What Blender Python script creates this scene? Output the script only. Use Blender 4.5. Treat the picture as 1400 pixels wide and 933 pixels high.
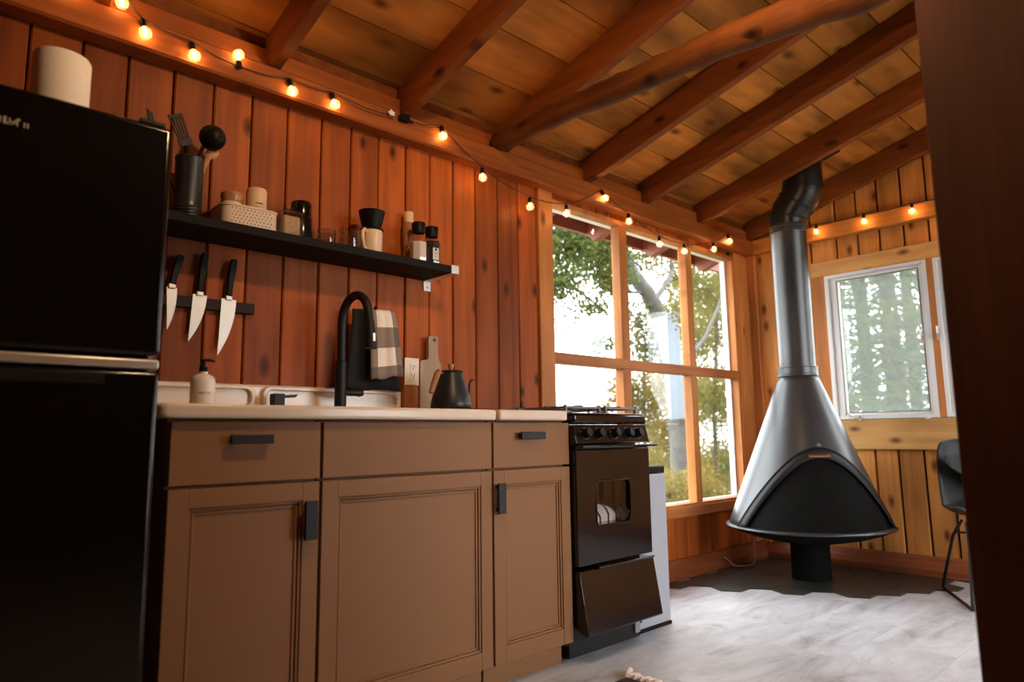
import bpy, bmesh, math, random
import numpy as np
from mathutils import Vector, Matrix

# ------------------------------------------------------------------ clear
for o in list(bpy.data.objects):
    bpy.data.objects.remove(o, do_unlink=True)
scene = bpy.context.scene
COL = scene.collection
random.seed(7)
RNG = np.random.default_rng(11)

# ------------------------------------------------------------------ camera
CAM = np.array([0.0, -2.3661, 0.8359])
YAW, PITCH, ROLL = [math.radians(a) for a in (46.8459, 7.7784, -0.7475)]
FPX = 942.59
FW = np.array([math.cos(YAW)*math.cos(PITCH), math.sin(YAW)*math.cos(PITCH), math.sin(PITCH)])
_r = np.cross(FW, [0, 0, 1]); _r = _r/np.linalg.norm(_r); _u = np.cross(_r, FW)
RT = _r*math.cos(ROLL) + _u*math.sin(ROLL)
UP = -_r*math.sin(ROLL) + _u*math.cos(ROLL)
cd = bpy.data.cameras.new('camera'); cam = bpy.data.objects.new('camera', cd); COL.objects.link(cam)
cd.sensor_width = 36.0; cd.lens = FPX/1400*36.0; cd.clip_start = .02; cd.clip_end = 300
M = Matrix.Identity(4)
for i in range(3):
    M[i][0] = RT[i]; M[i][1] = UP[i]; M[i][2] = -FW[i]; M[i][3] = CAM[i]
cam.matrix_world = M
cd.dof.use_dof = True; cd.dof.focus_distance = 2.75; cd.dof.aperture_fstop = 2.0
scene.camera = cam

# ------------------------------------------------------------------ world, exposure
w = bpy.data.worlds.new('overcast_sky'); scene.world = w; w.use_nodes = True
bg = w.node_tree.nodes['Background']
bg.inputs[0].default_value = (0.93, 0.97, 1.0, 1); bg.inputs[1].default_value = 8.0
vs = scene.view_settings
vs.view_transform = 'Standard'; vs.look = 'None'; vs.gamma = 1.0; vs.use_curve_mapping = False
vs.exposure = 0.4
BULB_E = 118.0
LAMP_E = 440.0

# ------------------------------------------------------------------ helpers
XF = 4.555            # far wall plane; kitchen wall is y = 0, floor z = 0
def at(px, py, ax, val):
    d = FW + RT*(px-700)/FPX + UP*(466.5-py)/FPX
    i = 'xyz'.index(ax)
    return tuple(CAM + d*(val-CAM[i])/d[i])

class MB:
    def __init__(s): s.v = []; s.f = []
    def add(s, vs, fs):
        n = len(s.v); s.v += [tuple(map(float, p)) for p in vs]; s.f += [tuple(i+n for i in f) for f in fs]; return s
    def box(s, a, b, rot=None, piv=None):
        x0, y0, z0 = a; x1, y1, z1 = b
        v = [(x0,y0,z0),(x1,y0,z0),(x1,y1,z0),(x0,y1,z0),(x0,y0,z1),(x1,y0,z1),(x1,y1,z1),(x0,y1,z1)]
        if rot is not None:
            p = Vector(piv if piv is not None else ((x0+x1)/2, (y0+y1)/2, (z0+z1)/2))
            v = [tuple(rot @ (Vector(q)-p) + p) for q in v]
        return s.add(v, [(3,2,1,0),(4,5,6,7),(0,1,5,4),(1,2,6,5),(2,3,7,6),(3,0,4,7)])
    def lathe(s, prof, c=(0,0,0), seg=28, rot=None, sx=1, sy=1):
        v = []; f = []
        for r, z in prof:
            for k in range(seg):
                a = 2*math.pi*k/seg
                p = Vector((r*math.cos(a)*sx, r*math.sin(a)*sy, z))
                if rot is not None: p = rot @ p
                v.append((p.x+c[0], p.y+c[1], p.z+c[2]))
        n = len(prof)
        for i in range(n-1):
            for k in range(seg):
                k2 = (k+1) % seg
                f.append((i*seg+k, i*seg+k2, (i+1)*seg+k2, (i+1)*seg+k))
        if prof[0][0] > 1e-6: f.append(tuple(reversed(range(seg))))
        if prof[-1][0] > 1e-6: f.append(tuple((n-1)*seg+k for k in range(seg)))
        return s.add(v, f)
    def tube(s, pts, r, seg=8, caps=True):
        pts = [Vector(p) for p in pts]; n = len(pts)
        rs = r if isinstance(r, (list, tuple)) else [r]*n
        v = []; f = []; ref = None
        for i, p in enumerate(pts):
            t = (pts[min(i+1, n-1)] - pts[max(i-1, 0)]).normalized()
            if ref is None:
                ref = Vector((0,0,1)) if abs(t.z) < .9 else Vector((1,0,0))
            a = (ref - t*ref.dot(t)).normalized(); ref = a; b = t.cross(a)
            for k in range(seg):
                q = 2*math.pi*k/seg
                v.append(p + a*rs[i]*math.cos(q) + b*rs[i]*math.sin(q))
        for i in range(n-1):
            for k in range(seg):
                k2 = (k+1) % seg
                f.append((i*seg+k, i*seg+k2, (i+1)*seg+k2, (i+1)*seg+k))
        if caps:
            f.append(tuple(reversed(range(seg)))); f.append(tuple((n-1)*seg+k for k in range(seg)))
        return s.add(v, f)
    def prism(s, poly, ax, lo, hi):
        # poly in the two other axes (in xyz order)
        def mk(p, h):
            if ax == 'x': return (h, p[0], p[1])
            if ax == 'y': return (p[0], h, p[1])
            return (p[0], p[1], h)
        n = len(poly)
        v = [mk(p, lo) for p in poly] + [mk(p, hi) for p in poly]
        f = [tuple(range(n)), tuple(reversed(range(n, 2*n)))]
        f += [(i, (i+1) % n + 0, (i+1) % n + n, i+n) for i in range(n)]
        f = [tuple(q) for q in f]
        return s.add(v, f)
    def frame(s, ax, lo, hi, outer, inner):
        # rectangular frame, outer/inner = (a0,a1,b0,b1) in the two other axes
        a0,a1,b0,b1 = outer; c0,c1,d0,d1 = inner
        for (p,q,r_,t) in ((a0,c0,b0,b1),(c1,a1,b0,b1),(c0,c1,b0,d0),(c0,c1,d1,b1)):
            if q-p < 1e-5 or t-r_ < 1e-5: continue
            s.prism([(p,r_),(q,r_),(q,t),(p,t)], ax, lo, hi)
        return s
    def center(s):
        a = np.array(s.v); return (a.min(0)+a.max(0))/2, a.min(0), a.max(0)

WLOC = {}
def fixnormals(me):
    bm = bmesh.new(); bm.from_mesh(me); bmesh.ops.recalc_face_normals(bm, faces=bm.faces); bm.to_mesh(me); bm.free()

def obj(name, mb, mat, parent=None, base=None, smooth=False, bev=0, sub=0, fix=True, segs=2):
    c, lo, hi = mb.center()
    org = np.array(base if base is not None else ((c if parent is not None else (c[0], c[1], lo[2]))), float)
    me = bpy.data.meshes.new(name)
    me.from_pydata([tuple(np.array(p)-org) for p in mb.v], [], mb.f)
    if fix: fixnormals(me)
    if smooth:
        me.polygons.foreach_set('use_smooth', [True]*len(me.polygons))
        me.set_sharp_from_angle(angle=math.radians(38))
    me.materials.append(mat)
    o = bpy.data.objects.new(name, me); COL.objects.link(o)
    WLOC[o.name] = org
    if parent is not None:
        o.parent = parent; o.location = tuple(org - WLOC[parent.name])
    else:
        o.location = tuple(org)
    if bev:
        m = o.modifiers.new('bevel', 'BEVEL'); m.width = bev; m.segments = segs; m.limit_method = 'ANGLE'; m.angle_limit = math.radians(40)
        if not smooth and segs > 1:
            me.polygons.foreach_set('use_smooth', [True]*len(me.polygons)); m.harden_normals = False
            me.set_sharp_from_angle(angle=math.radians(38))
    if sub:
        m = o.modifiers.new('subdivision', 'SUBSURF'); m.levels = sub; m.render_levels = sub
    return o

def thing(name, loc, label, cat, group=None, kind=None):
    o = bpy.data.objects.new(name, None); COL.objects.link(o); o.location = loc
    o.empty_display_size = .05
    WLOC[o.name] = np.array(loc, float)
    return tag(o, label, cat, group, kind)

def tag(o, label=None, cat=None, group=None, kind=None):
    if label: o['label'] = label
    if cat: o['category'] = cat
    if group: o['group'] = group
    if kind: o['kind'] = kind
    return o

# chamfered unit plank meshes shared by copies ---------------------------------
_pm = {}
def plank(parent, a, b, mat, name='plank', ch=.004, axis='z'):
    """a chamfered board from corner a to corner b as a child object; alike boards share a mesh"""
    a = np.array(a, float); b = np.array(b, float); d = b-a
    key = (name, tuple(np.round(d, 3)), mat.name, axis)
    if key not in _pm:
        i = 'xyz'.index(axis); oth = [k for k in range(3) if k != i]
        h0, h1 = d[oth[0]]/2, d[oth[1]]/2; c = min(ch, h0*.4, h1*.4)
        sec = [(-h0+c,-h1),(h0-c,-h1),(h0,-h1+c),(h0,h1-c),(h0-c,h1),(-h0+c,h1),(-h0,h1-c),(-h0,-h1+c)]
        m = MB().prism(sec, axis, -d[i]/2, d[i]/2)
        me = bpy.data.meshes.new(name); me.from_pydata(m.v, [], m.f); fixnormals(me); me.materials.append(mat)
        _pm[key] = me
    o = bpy.data.objects.new(name, _pm[key]); COL.objects.link(o); o.parent = parent
    o.location = tuple((a+b)/2 - WLOC[parent.name])
    return o

# ------------------------------------------------------------------ materials
def newmat(name):
    m = bpy.data.materials.new(name); m.use_nodes = True
    nt = m.node_tree; b = nt.nodes['Principled BSDF']
    return m, nt, b
def N(nt, t, **kw):
    n = nt.nodes.new(t)
    for k, v in kw.items(): setattr(n, k, v)
    return n
def srgb(r, g, b):
    f = lambda c: (c/255/12.92) if c/255 <= .04045 else ((c/255+.055)/1.055)**2.4
    return (f(r), f(g), f(b), 1)
def plain(name, col, rough=.5, metal=0, noise=0, nscale=40, bump=0, spec=None, coat=0):
    m, nt, b = newmat(name)
    b.inputs['Base Color'].default_value = col; b.inputs['Roughness'].default_value = rough; b.inputs['Metallic'].default_value = metal
    if spec is not None: b.inputs['Specular IOR Level'].default_value = spec
    if coat: b.inputs['Coat Weight'].default_value = coat; b.inputs['Coat Roughness'].default_value = .08
    tc = N(nt, 'ShaderNodeTexCoord'); nz = N(nt, 'ShaderNodeTexNoise'); nz.inputs['Scale'].default_value = nscale; nz.inputs['Detail'].default_value = 4
    nt.links.new(tc.outputs['Object'], nz.inputs['Vector'])
    mx = N(nt, 'ShaderNodeMix', data_type='RGBA'); mx.inputs[6].default_value = tuple(c*(1-noise) for c in col[:3])+(1,)
    mx.inputs[7].default_value = tuple(min(1, c*(1+noise)) for c in col[:3])+(1,)
    nt.links.new(nz.outputs['Fac'], mx.inputs[0]); nt.links.new(mx.outputs[2], b.inputs['Base Color'])
    if bump:
        bp = N(nt, 'ShaderNodeBump'); bp.inputs['Strength'].default_value = bump; bp.inputs['Distance'].default_value = .002
        nt.links.new(nz.outputs['Fac'], bp.inputs['Height']); nt.links.new(bp.outputs[0], b.inputs['Normal'])
    return m

def wood(name, light, dark, axis='z', rough=.5, grain=22, stretch=.05, knots=1.0, vary=.25, bump=.25, blotch=.5, knotscale=1.0, thin='y'):
    m, nt, b = newmat(name)
    L = nt.links
    tc = N(nt, 'ShaderNodeTexCoord'); oi = N(nt, 'ShaderNodeObjectInfo')
    mul = N(nt, 'ShaderNodeVectorMath', operation='SCALE'); mul.inputs[0].default_value = (13.1, 7.7, 17.3)
    L.new(oi.outputs['Random'], mul.inputs['Scale'])
    add = N(nt, 'ShaderNodeVectorMath', operation='ADD'); L.new(tc.outputs['Object'], add.inputs[0]); L.new(mul.outputs[0], add.inputs[1])
    i = 'xyz'.index(axis)
    def mapped(sc_cross, sc_along):
        mp = N(nt, 'ShaderNodeMapping'); s = [sc_cross]*3; s[i] = sc_along; mp.inputs['Scale'].default_value = s
        L.new(add.outputs[0], mp.inputs['Vector']); return mp
    # knots
    mk = mapped(9*knotscale, 4.5*knotscale); vo = N(nt, 'ShaderNodeTexVoronoi', voronoi_dimensions='2D'); vo.inputs['Scale'].default_value = 1.0
    sx_ = N(nt, 'ShaderNodeSeparateXYZ'); cx_ = N(nt, 'ShaderNodeCombineXYZ'); L.new(mk.outputs[0], sx_.inputs[0])
    aa = [k for k in range(3) if k != 'xyz'.index(thin)]
    L.new(sx_.outputs[aa[0]], cx_.inputs[0]); L.new(sx_.outputs[aa[1]], cx_.inputs[1]); L.new(cx_.outputs[0], vo.inputs['Vector'])
    kr = N(nt, 'ShaderNodeMapRange'); kr.inputs['From Min'].default_value = .04; kr.inputs['From Max'].default_value = .22; kr.inputs['To Min'].default_value = 1; kr.inputs['To Max'].default_value = 0
    L.new(vo.outputs['Distance'], kr.inputs['Value'])
    # only some cells carry a knot
    sel = N(nt, 'ShaderNodeMath', operation='GREATER_THAN'); sel.inputs[1].default_value = 1-.20*knots
    sp = N(nt, 'ShaderNodeSeparateColor'); L.new(vo.outputs['Color'], sp.inputs[0]); L.new(sp.outputs[0], sel.inputs[0])
    kk = N(nt, 'ShaderNodeMath', operation='MULTIPLY'); L.new(kr.outputs[0], kk.inputs[0]); L.new(sel.outputs[0], kk.inputs[1])
    # grain, bent round the knots
    mg = mapped(grain, grain*stretch)
    off = N(nt, 'ShaderNodeVectorMath', operation='SCALE'); off.inputs[0].default_value = (1.2, 1.2, 1.2); L.new(kk.outputs[0], off.inputs['Scale'])
    ad2 = N(nt, 'ShaderNodeVectorMath', operation='ADD'); L.new(mg.outputs[0], ad2.inputs[0]); L.new(off.outputs[0], ad2.inputs[1])
    nz = N(nt, 'ShaderNodeTexNoise'); nz.inputs['Scale'].default_value = 1; nz.inputs['Detail'].default_value = 7; nz.inputs['Roughness'].default_value = .62; nz.inputs['Distortion'].default_value = .6
    L.new(ad2.outputs[0], nz.inputs['Vector'])
    rp = N(nt, 'ShaderNodeMapRange'); rp.inputs['From Min'].default_value = .25; rp.inputs['From Max'].default_value = .75; L.new(nz.outputs['Fac'], rp.inputs['Value'])
    mx = N(nt, 'ShaderNodeMix', data_type='RGBA'); mx.inputs[6].default_value = dark; mx.inputs[7].default_value = light; L.new(rp.outputs[0], mx.inputs[0])
    # broad blotches of stain
    mb_ = mapped(5, 1.6); nb = N(nt, 'ShaderNodeTexNoise'); nb.inputs['Scale'].default_value = 1; nb.inputs['Detail'].default_value = 3
    L.new(mb_.outputs[0], nb.inputs['Vector'])
    rb = N(nt, 'ShaderNodeMapRange'); rb.inputs['From Min'].default_value = .35; rb.inputs['From Max'].default_value = .7; rb.inputs['To Min'].default_value = 1-blotch*.6; rb.inputs['To Max'].default_value = 1.12
    L.new(nb.outputs['Fac'], rb.inputs['Value'])
    rv = N(nt, 'ShaderNodeMapRange'); rv.inputs['To Min'].default_value = 1-vary; rv.inputs['To Max'].default_value = 1+vary*.6; L.new(oi.outputs['Random'], rv.inputs['Value'])
    vv = N(nt, 'ShaderNodeMath', operation='MULTIPLY'); L.new(rb.outputs[0], vv.inputs[0]); L.new(rv.outputs[0], vv.inputs[1])
    hs = N(nt, 'ShaderNodeHueSaturation'); L.new(mx.outputs[2], hs.inputs['Color']); L.new(vv.outputs[0], hs.inputs['Value'])
    mk2 = N(nt, 'ShaderNodeMix', data_type='RGBA'); mk2.inputs[7].default_value = tuple(c*.22 for c in dark[:3])+(1,)
    L.new(kk.outputs[0], mk2.inputs[0]); L.new(hs.outputs[0], mk2.inputs[6])
    L.new(mk2.outputs[2], b.inputs['Base Color'])
    b.inputs['Roughness'].default_value = rough; b.inputs['Specular IOR Level'].default_value = .18
    if bump:
        bp = N(nt, 'ShaderNodeBump'); bp.inputs['Strength'].default_value = bump; bp.inputs['Distance'].default_value = .003
        L.new(nz.outputs['Fac'], bp.inputs['Height']); L.new(bp.outputs[0], b.inputs['Normal'])
    return m

def thin_glass(name, tint=(1,1,1,1), rough=0.0, ior=1.45, gain=1.0):
    m = bpy.data.materials.new(name); m.use_nodes = True; nt = m.node_tree; nt.nodes.clear()
    out = N(nt, 'ShaderNodeOutputMaterial'); mx = N(nt, 'ShaderNodeMixShader'); tr = N(nt, 'ShaderNodeBsdfTransparent'); gl = N(nt, 'ShaderNodeBsdfGlossy')
    tr.inputs[0].default_value = tint; gl.inputs['Roughness'].default_value = rough
    g = N(nt, 'ShaderNodeNewGeometry'); dt = N(nt, 'ShaderNodeVectorMath', operation='DOT_PRODUCT')
    nt.links.new(g.outputs['Incoming'], dt.inputs[0]); nt.links.new(g.outputs['Normal'], dt.inputs[1])
    ab = N(nt, 'ShaderNodeMath', operation='ABSOLUTE'); nt.links.new(dt.outputs['Value'], ab.inputs[0])
    su = N(nt, 'ShaderNodeMath', operation='SUBTRACT'); su.inputs[0].default_value = 1; nt.links.new(ab.outputs[0], su.inputs[1])
    pw = N(nt, 'ShaderNodeMath', operation='POWER'); pw.inputs[1].default_value = 5; nt.links.new(su.outputs[0], pw.inputs[0])
    ma = N(nt, 'ShaderNodeMath', operation='MULTIPLY_ADD'); ma.inputs[1].default_value = .96*gain; ma.inputs[2].default_value = .04*gain; ma.use_clamp = True
    nt.links.new(pw.outputs[0], ma.inputs[0]); nt.links.new(ma.outputs[0], mx.inputs[0])
    nt.links.new(tr.outputs[0], mx.inputs[1]); nt.links.new(gl.outputs[0], mx.inputs[2]); nt.links.new(mx.outputs[0], out.inputs[0])
    return m
def emit(name, col, s):
    m = bpy.data.materials.new(name); m.use_nodes = True; nt = m.node_tree; nt.nodes.clear()
    out = N(nt, 'ShaderNodeOutputMaterial'); e = N(nt, 'ShaderNodeEmission'); e.inputs[0].default_value = col; e.inputs[1].default_value = s
    nt.links.new(e.outputs[0], out.inputs[0]); return m

MT = {}
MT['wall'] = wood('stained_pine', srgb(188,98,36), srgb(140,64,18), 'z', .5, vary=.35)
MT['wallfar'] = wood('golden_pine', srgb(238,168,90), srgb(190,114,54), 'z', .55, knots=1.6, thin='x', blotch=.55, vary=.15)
MT['trimx'] = wood('pine_trim_along', srgb(204,132,76), srgb(164,94,48), 'x', .45, knots=.6, vary=.1)
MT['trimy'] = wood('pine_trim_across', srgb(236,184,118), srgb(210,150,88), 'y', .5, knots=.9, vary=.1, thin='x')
MT['trimz'] = wood('pine_trim_upright', srgb(216,144,80), srgb(176,104,52), 'z', .5, knots=.5, vary=.1)
MT['beam'] = wood('plate_beam_wood', srgb(190,108,48), srgb(144,72,28), 'x', .5, knots=.5, vary=.1)
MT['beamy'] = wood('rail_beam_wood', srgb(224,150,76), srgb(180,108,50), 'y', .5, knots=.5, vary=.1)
MT['ceil'] = wood('roof_board', srgb(234,156,72), srgb(206,124,50), 'x', .6, knots=.9, vary=.3, grain=16, blotch=1.1, knotscale=.8, thin='z')
MT['rafter'] = wood('rafter_wood', srgb(160,88,38), srgb(110,56,22), 'y', .55, knots=.7, vary=.15, thin='x')
MT['log'] = wood('peeled_log', srgb(146,84,38), srgb(96,52,22), 'y', .6, knots=1.0, vary=0, bump=.8, grain=30, blotch=1.0, thin='x')
MT['base'] = wood('baseboard_wood', srgb(160,90,54), srgb(108,56,32), 'x', .35, knots=.3, vary=.1)
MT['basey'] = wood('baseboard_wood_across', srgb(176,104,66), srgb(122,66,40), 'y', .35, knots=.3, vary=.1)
MT['eave'] = plain('eave_red_brown', srgb(150,86,68), .6, noise=.12, nscale=15)
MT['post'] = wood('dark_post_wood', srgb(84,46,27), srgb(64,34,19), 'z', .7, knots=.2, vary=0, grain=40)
MT['dark'] = plain('dark_gap', (.012,.008,.006,1), .9)
MT['cab'] = plain('cabinet_paint', srgb(140,98,64), .55, noise=.03, nscale=120, spec=.22)
MT['black'] = plain('black_plastic', (.005,.005,.005,1), .45, spec=.15)
MT['matblack'] = plain('matte_black', (.009,.009,.009,1), .5, spec=.3)
MT['fridge'] = plain('black_gloss_enamel', (.004,.004,.004,1), .16, coat=0)
MT['stove'] = plain('stove_black_enamel', (.004,.004,.004,1), .10, spec=.55)
MT['stoveglass'] = thin_glass('oven_glass', (.88,.88,.88,1))
MT['counter'] = plain('cream_enamel', srgb(226,206,184), .25, noise=.015)
MT['countertop'] = plain('cream_laminate', srgb(224,200,178), .4, noise=.015)
MT['white'] = plain('white_paint', srgb(226,226,226), .4, noise=.02)
MT['bin'] = plain('bin_white_metal', srgb(166,170,178), .35, noise=.02)
MT['chrome'] = plain('dark_chrome', (.22,.22,.22,1), .25, 1)
MT['steel'] = plain('brushed_steel', (.60,.56,.50,1), .45, 1, noise=.06, nscale=60)
MT['silver'] = plain('silver_trim', (.75,.72,.68,1), .35, .6)
MT['stovepipe'] = plain('satin_black_steel', (.07,.071,.073,1), .34, .6, noise=.12, nscale=6)
MT['soot'] = plain('sooty_screen', (.006,.0058,.0054,1), .8, noise=.5, nscale=14, spec=.06)
MT['copper'] = plain('copper_handle', (.55,.22,.11,1), .3, .9)
MT['paper'] = plain('paper_white', srgb(248,240,230), .9, noise=.06, nscale=160, bump=.5)
MT['soap'] = plain('soap_bottle_white', srgb(242,234,226), .3, noise=.01)
MT['cream'] = plain('cream_ceramic', srgb(222,188,150), .3, noise=.02)
MT['canister'] = plain('stoneware_cream', srgb(216,184,146), .5, noise=.05)
MT['basket'] = plain('basket_white', srgb(214,190,168), .6, noise=.04)
MT['lidwood'] = wood('lid_wood', srgb(206,160,110), srgb(170,118,74), 'x', .5, knots=0, vary=0)
MT['spoon'] = wood('utensil_wood', srgb(216,164,116), srgb(180,124,80), 'z', .6, knots=0, vary=0)
MT['handlewood'] = wood('handle_wood', srgb(196,140,98), srgb(156,100,62), 'z', .45, knots=0, vary=0)
MT['boardwood'] = wood('cutting_board_wood', srgb(196,168,142), srgb(164,134,110), 'z', .6, knots=0, vary=0)
MT['blockwood'] = wood('outlet_block_wood', srgb(196,122,62), srgb(150,84,38), 'z', .45, knots=.2, vary=0)
MT['outlet'] = plain('outlet_ivory', srgb(230,212,186), .35)
MT['slot'] = plain('slot_dark', (.05,.035,.025,1), .6)
MT['glass'] = thin_glass('window_glass', (.97,.98,.98,1))
MT['jar'] = thin_glass('jar_glass', (.92,.92,.9,1), gain=2.2)
MT['bulb'] = thin_glass('bulb_glass', (1,.93,.82,1), gain=1.5)
def frost():
    m = MT['bulb']; nt = m.node_tree; out = [n for n in nt.nodes if n.type == 'OUTPUT_MATERIAL'][0]; src = out.inputs[0].links[0].from_socket
    tl = N(nt, 'ShaderNodeBsdfTranslucent'); tl.inputs[0].default_value = (1,.9,.75,1); mx = N(nt, 'ShaderNodeMixShader'); mx.inputs[0].default_value = .10
    nt.links.new(src, mx.inputs[1]); nt.links.new(tl.outputs[0], mx.inputs[2]); nt.links.new(mx.outputs[0], out.inputs[0])
frost()
MT['filament'] = emit('lamp_filament', (1, .52, .2, 1), BULB_E)
MT['salt'] = plain('salt_white', srgb(232,218,204), .8, noise=.1, nscale=300)
MT['pepper'] = plain('peppercorn', (.02,.016,.013,1), .7, noise=.7, nscale=250, bump=.8)
MT['label'] = plain('label_white', srgb(222,212,200), .6)
MT['ink'] = plain('ink_dark', (.03,.025,.02,1), .7)
MT['blackcloth'] = plain('black_cloth', (.008,.008,.009,1), .95, noise=.3, nscale=200)
MT['greycloth'] = plain('charcoal_cloth', (.03,.035,.036,1), .9, noise=.3, nscale=90, bump=.4)
MT['chair'] = plain('chair_shell_black', (.010,.011,.011,1), .45, noise=.1, spec=.25)
MT['hex'] = plain('slate_hex', (.034,.037,.034,1), .3, noise=.45, nscale=7, bump=.1)
MT['fringe'] = plain('rug_fringe', srgb(226,206,192), .95, noise=.1, nscale=200)
MT['rugdark'] = plain('rug_dark_wool', (.03,.028,.03,1), .95, noise=.3, nscale=150)
MT['oatbag'] = plain('bag_contents', srgb(206,170,136), .6, noise=.35, nscale=120, bump=.5)
MT['sheet'] = plain('pale_shape', srgb(128,138,150), .6, noise=.03)
MT['cord'] = plain('black_cord', (.02,.015,.012,1), .6)
MT['cable'] = plain('grey_cable', (.25,.25,.24,1), .5)

def marble():
    m, nt, b = newmat('floor_marble_vinyl'); L = nt.links
    tc = N(nt, 'ShaderNodeTexCoord'); oi = N(nt, 'ShaderNodeObjectInfo')
    mul = N(nt, 'ShaderNodeVectorMath', operation='SCALE'); mul.inputs[0].default_value = (9.3, 5.1, 3.3); L.new(oi.outputs['Random'], mul.inputs['Scale'])
    ad = N(nt, 'ShaderNodeVectorMath', operation='ADD'); L.new(tc.outputs['Object'], ad.inputs[0]); L.new(mul.outputs[0], ad.inputs[1])
    mp = N(nt, 'ShaderNodeMapping'); mp.inputs['Rotation'].default_value = (0,0,.5); mp.inputs['Scale'].default_value = (1.5,4.2,1); L.new(ad.outputs[0], mp.inputs['Vector'])
    nz = N(nt, 'ShaderNodeTexNoise'); nz.inputs['Scale'].default_value = 1.3; nz.inputs['Detail'].default_value = 9; nz.inputs['Roughness'].default_value = .6; nz.inputs['Distortion'].default_value = 1.4
    L.new(mp.outputs[0], nz.inputs['Vector'])
    cr = N(nt, 'ShaderNodeValToRGB'); e = cr.color_ramp.elements
    e[0].position = .30; e[0].color = srgb(158,157,156); e[1].position = .62; e[1].color = srgb(212,214,220)
    x = e.new(.45); x.color = srgb(191,192,197)
    L.new(nz.outputs['Fac'], cr.inputs[0])
    n2 = N(nt, 'ShaderNodeTexNoise'); n2.inputs['Scale'].default_value = 1.1; n2.inputs['Detail'].default_value = 8; n2.inputs['Distortion'].default_value = 2.2; L.new(mp.outputs[0], n2.inputs['Vector'])
    ab = N(nt, 'ShaderNodeMath', operation='SUBTRACT'); ab.inputs[1].default_value = .5; L.new(n2.outputs['Fac'], ab.inputs[0])
    a2 = N(nt, 'ShaderNodeMath', operation='ABSOLUTE'); L.new(ab.outputs[0], a2.inputs[0])
    vr = N(nt, 'ShaderNodeMapRange'); vr.inputs['From Max'].default_value = .013; vr.inputs['To Min'].default_value = .22; vr.inputs['To Max'].default_value = 0; L.new(a2.outputs[0], vr.inputs['Value'])
    mx = N(nt, 'ShaderNodeMix', data_type='RGBA'); mx.inputs[7].default_value = srgb(112,108,108); L.new(vr.outputs[0], mx.inputs[0]); L.new(cr.outputs[0], mx.inputs[6])
    L.new(mx.outputs[2], b.inputs['Base Color']); b.inputs['Roughness'].default_value = .38
    return m
MT['marble'] = marble()

def plaid():
    m, nt, b = newmat('plaid_towel'); L = nt.links
    uv = N(nt, 'ShaderNodeUVMap'); sp = N(nt, 'ShaderNodeSeparateXYZ'); L.new(uv.outputs[0], sp.inputs[0])
    def stripe(sock, edges):
        r = N(nt, 'ShaderNodeValToRGB'); r.color_ramp.interpolation = 'CONSTANT'; e = r.color_ramp.elements
        e[0].position = 0; e[0].color = (edges[0][1],)*3+(1,); e[1].position = edges[1][0]; e[1].color = (edges[1][1],)*3+(1,)
        for p, c in edges[2:]: x = e.new(p); x.color = (c,)*3+(1,)
        L.new(sock, r.inputs[0]); return r
    a = stripe(sp.outputs[0], [(0,.5),(.22,1),(.78,.5)])
    c = stripe(sp.outputs[1], [(0,.5),(.17,1),(.44,.5),(.74,1)])
    mu = N(nt, 'ShaderNodeMath', operation='MULTIPLY'); L.new(a.outputs[0], mu.inputs[0]); L.new(c.outputs[0], mu.inputs[1])
    cr = N(nt, 'ShaderNodeValToRGB'); e = cr.color_ramp.elements
    e[0].position = .2; e[0].color = srgb(96,84,74); e[1].position = 1; e[1].color = srgb(236,220,204); x = e.new(.5); x.color = srgb(140,122,106)
    L.new(mu.outputs[0], cr.inputs[0]); L.new(cr.outputs[0], b.inputs['Base Color']); b.inputs['Roughness'].default_value = .95
    nz = N(nt, 'ShaderNodeTexNoise'); nz.inputs['Scale'].default_value = 400; bp = N(nt, 'ShaderNodeBump'); bp.inputs['Strength'].default_value = .3; bp.inputs['Distance'].default_value = .001
    L.new(nz.outputs['Fac'], bp.inputs['Height']); L.new(bp.outputs[0], b.inputs['Normal'])
    return m
MT['plaid'] = plaid()

def leafmat(name, cols, transl=.45):
    m = bpy.data.materials.new(name); m.use_nodes = True; nt = m.node_tree; nt.nodes.clear(); L = nt.links
    out = N(nt, 'ShaderNodeOutputMaterial'); g = N(nt, 'ShaderNodeNewGeometry'); cr = N(nt, 'ShaderNodeValToRGB'); e = cr.color_ramp.elements
    e[0].position = 0; e[0].color = cols[0]; e[1].position = 1; e[1].color = cols[-1]
    for k, c in enumerate(cols[1:-1]): x = e.new((k+1)/(len(cols)-1)); x.color = c
    L.new(g.outputs['Random Per Island'], cr.inputs[0])
    d = N(nt, 'ShaderNodeBsdfDiffuse'); t = N(nt, 'ShaderNodeBsdfTranslucent'); mx = N(nt, 'ShaderNodeMixShader'); mx.inputs[0].default_value = transl
    L.new(cr.outputs[0], d.inputs[0]); L.new(cr.outputs[0], t.inputs[0]); L.new(d.outputs[0], mx.inputs[1]); L.new(t.outputs[0], mx.inputs[2]); L.new(mx.outputs[0], out.inputs[0])
    return m
MT['leafgreen'] = leafmat('leaves_green', [srgb(60,74,42), srgb(84,96,52), srgb(108,114,62), srgb(74,86,58)], .55)
MT['leafgold'] = leafmat('leaves_golden', [srgb(96,92,50), srgb(142,120,62), srgb(112,108,58), srgb(152,126,74), srgb(98,104,62)], .55)
MT['leafmix'] = leafmat('leaves_mixed', [srgb(80,88,50), srgb(126,114,62), srgb(96,104,64), srgb(112,106,68)], .55)
MT['needle'] = leafmat('spruce_needles', [srgb(66,80,62), srgb(86,100,72), srgb(108,112,76), srgb(76,90,72)], .45)
MT['bark'] = plain('grey_bark', srgb(92,90,87), .9, noise=.5, nscale=7, bump=1)
MT['barkdark'] = plain('dark_bark', srgb(64,58,50), .9, noise=.4, nscale=9, bump=1)
MT['soil'] = plain('forest_floor', srgb(112,104,74), 1, noise=.4, nscale=3)

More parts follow.
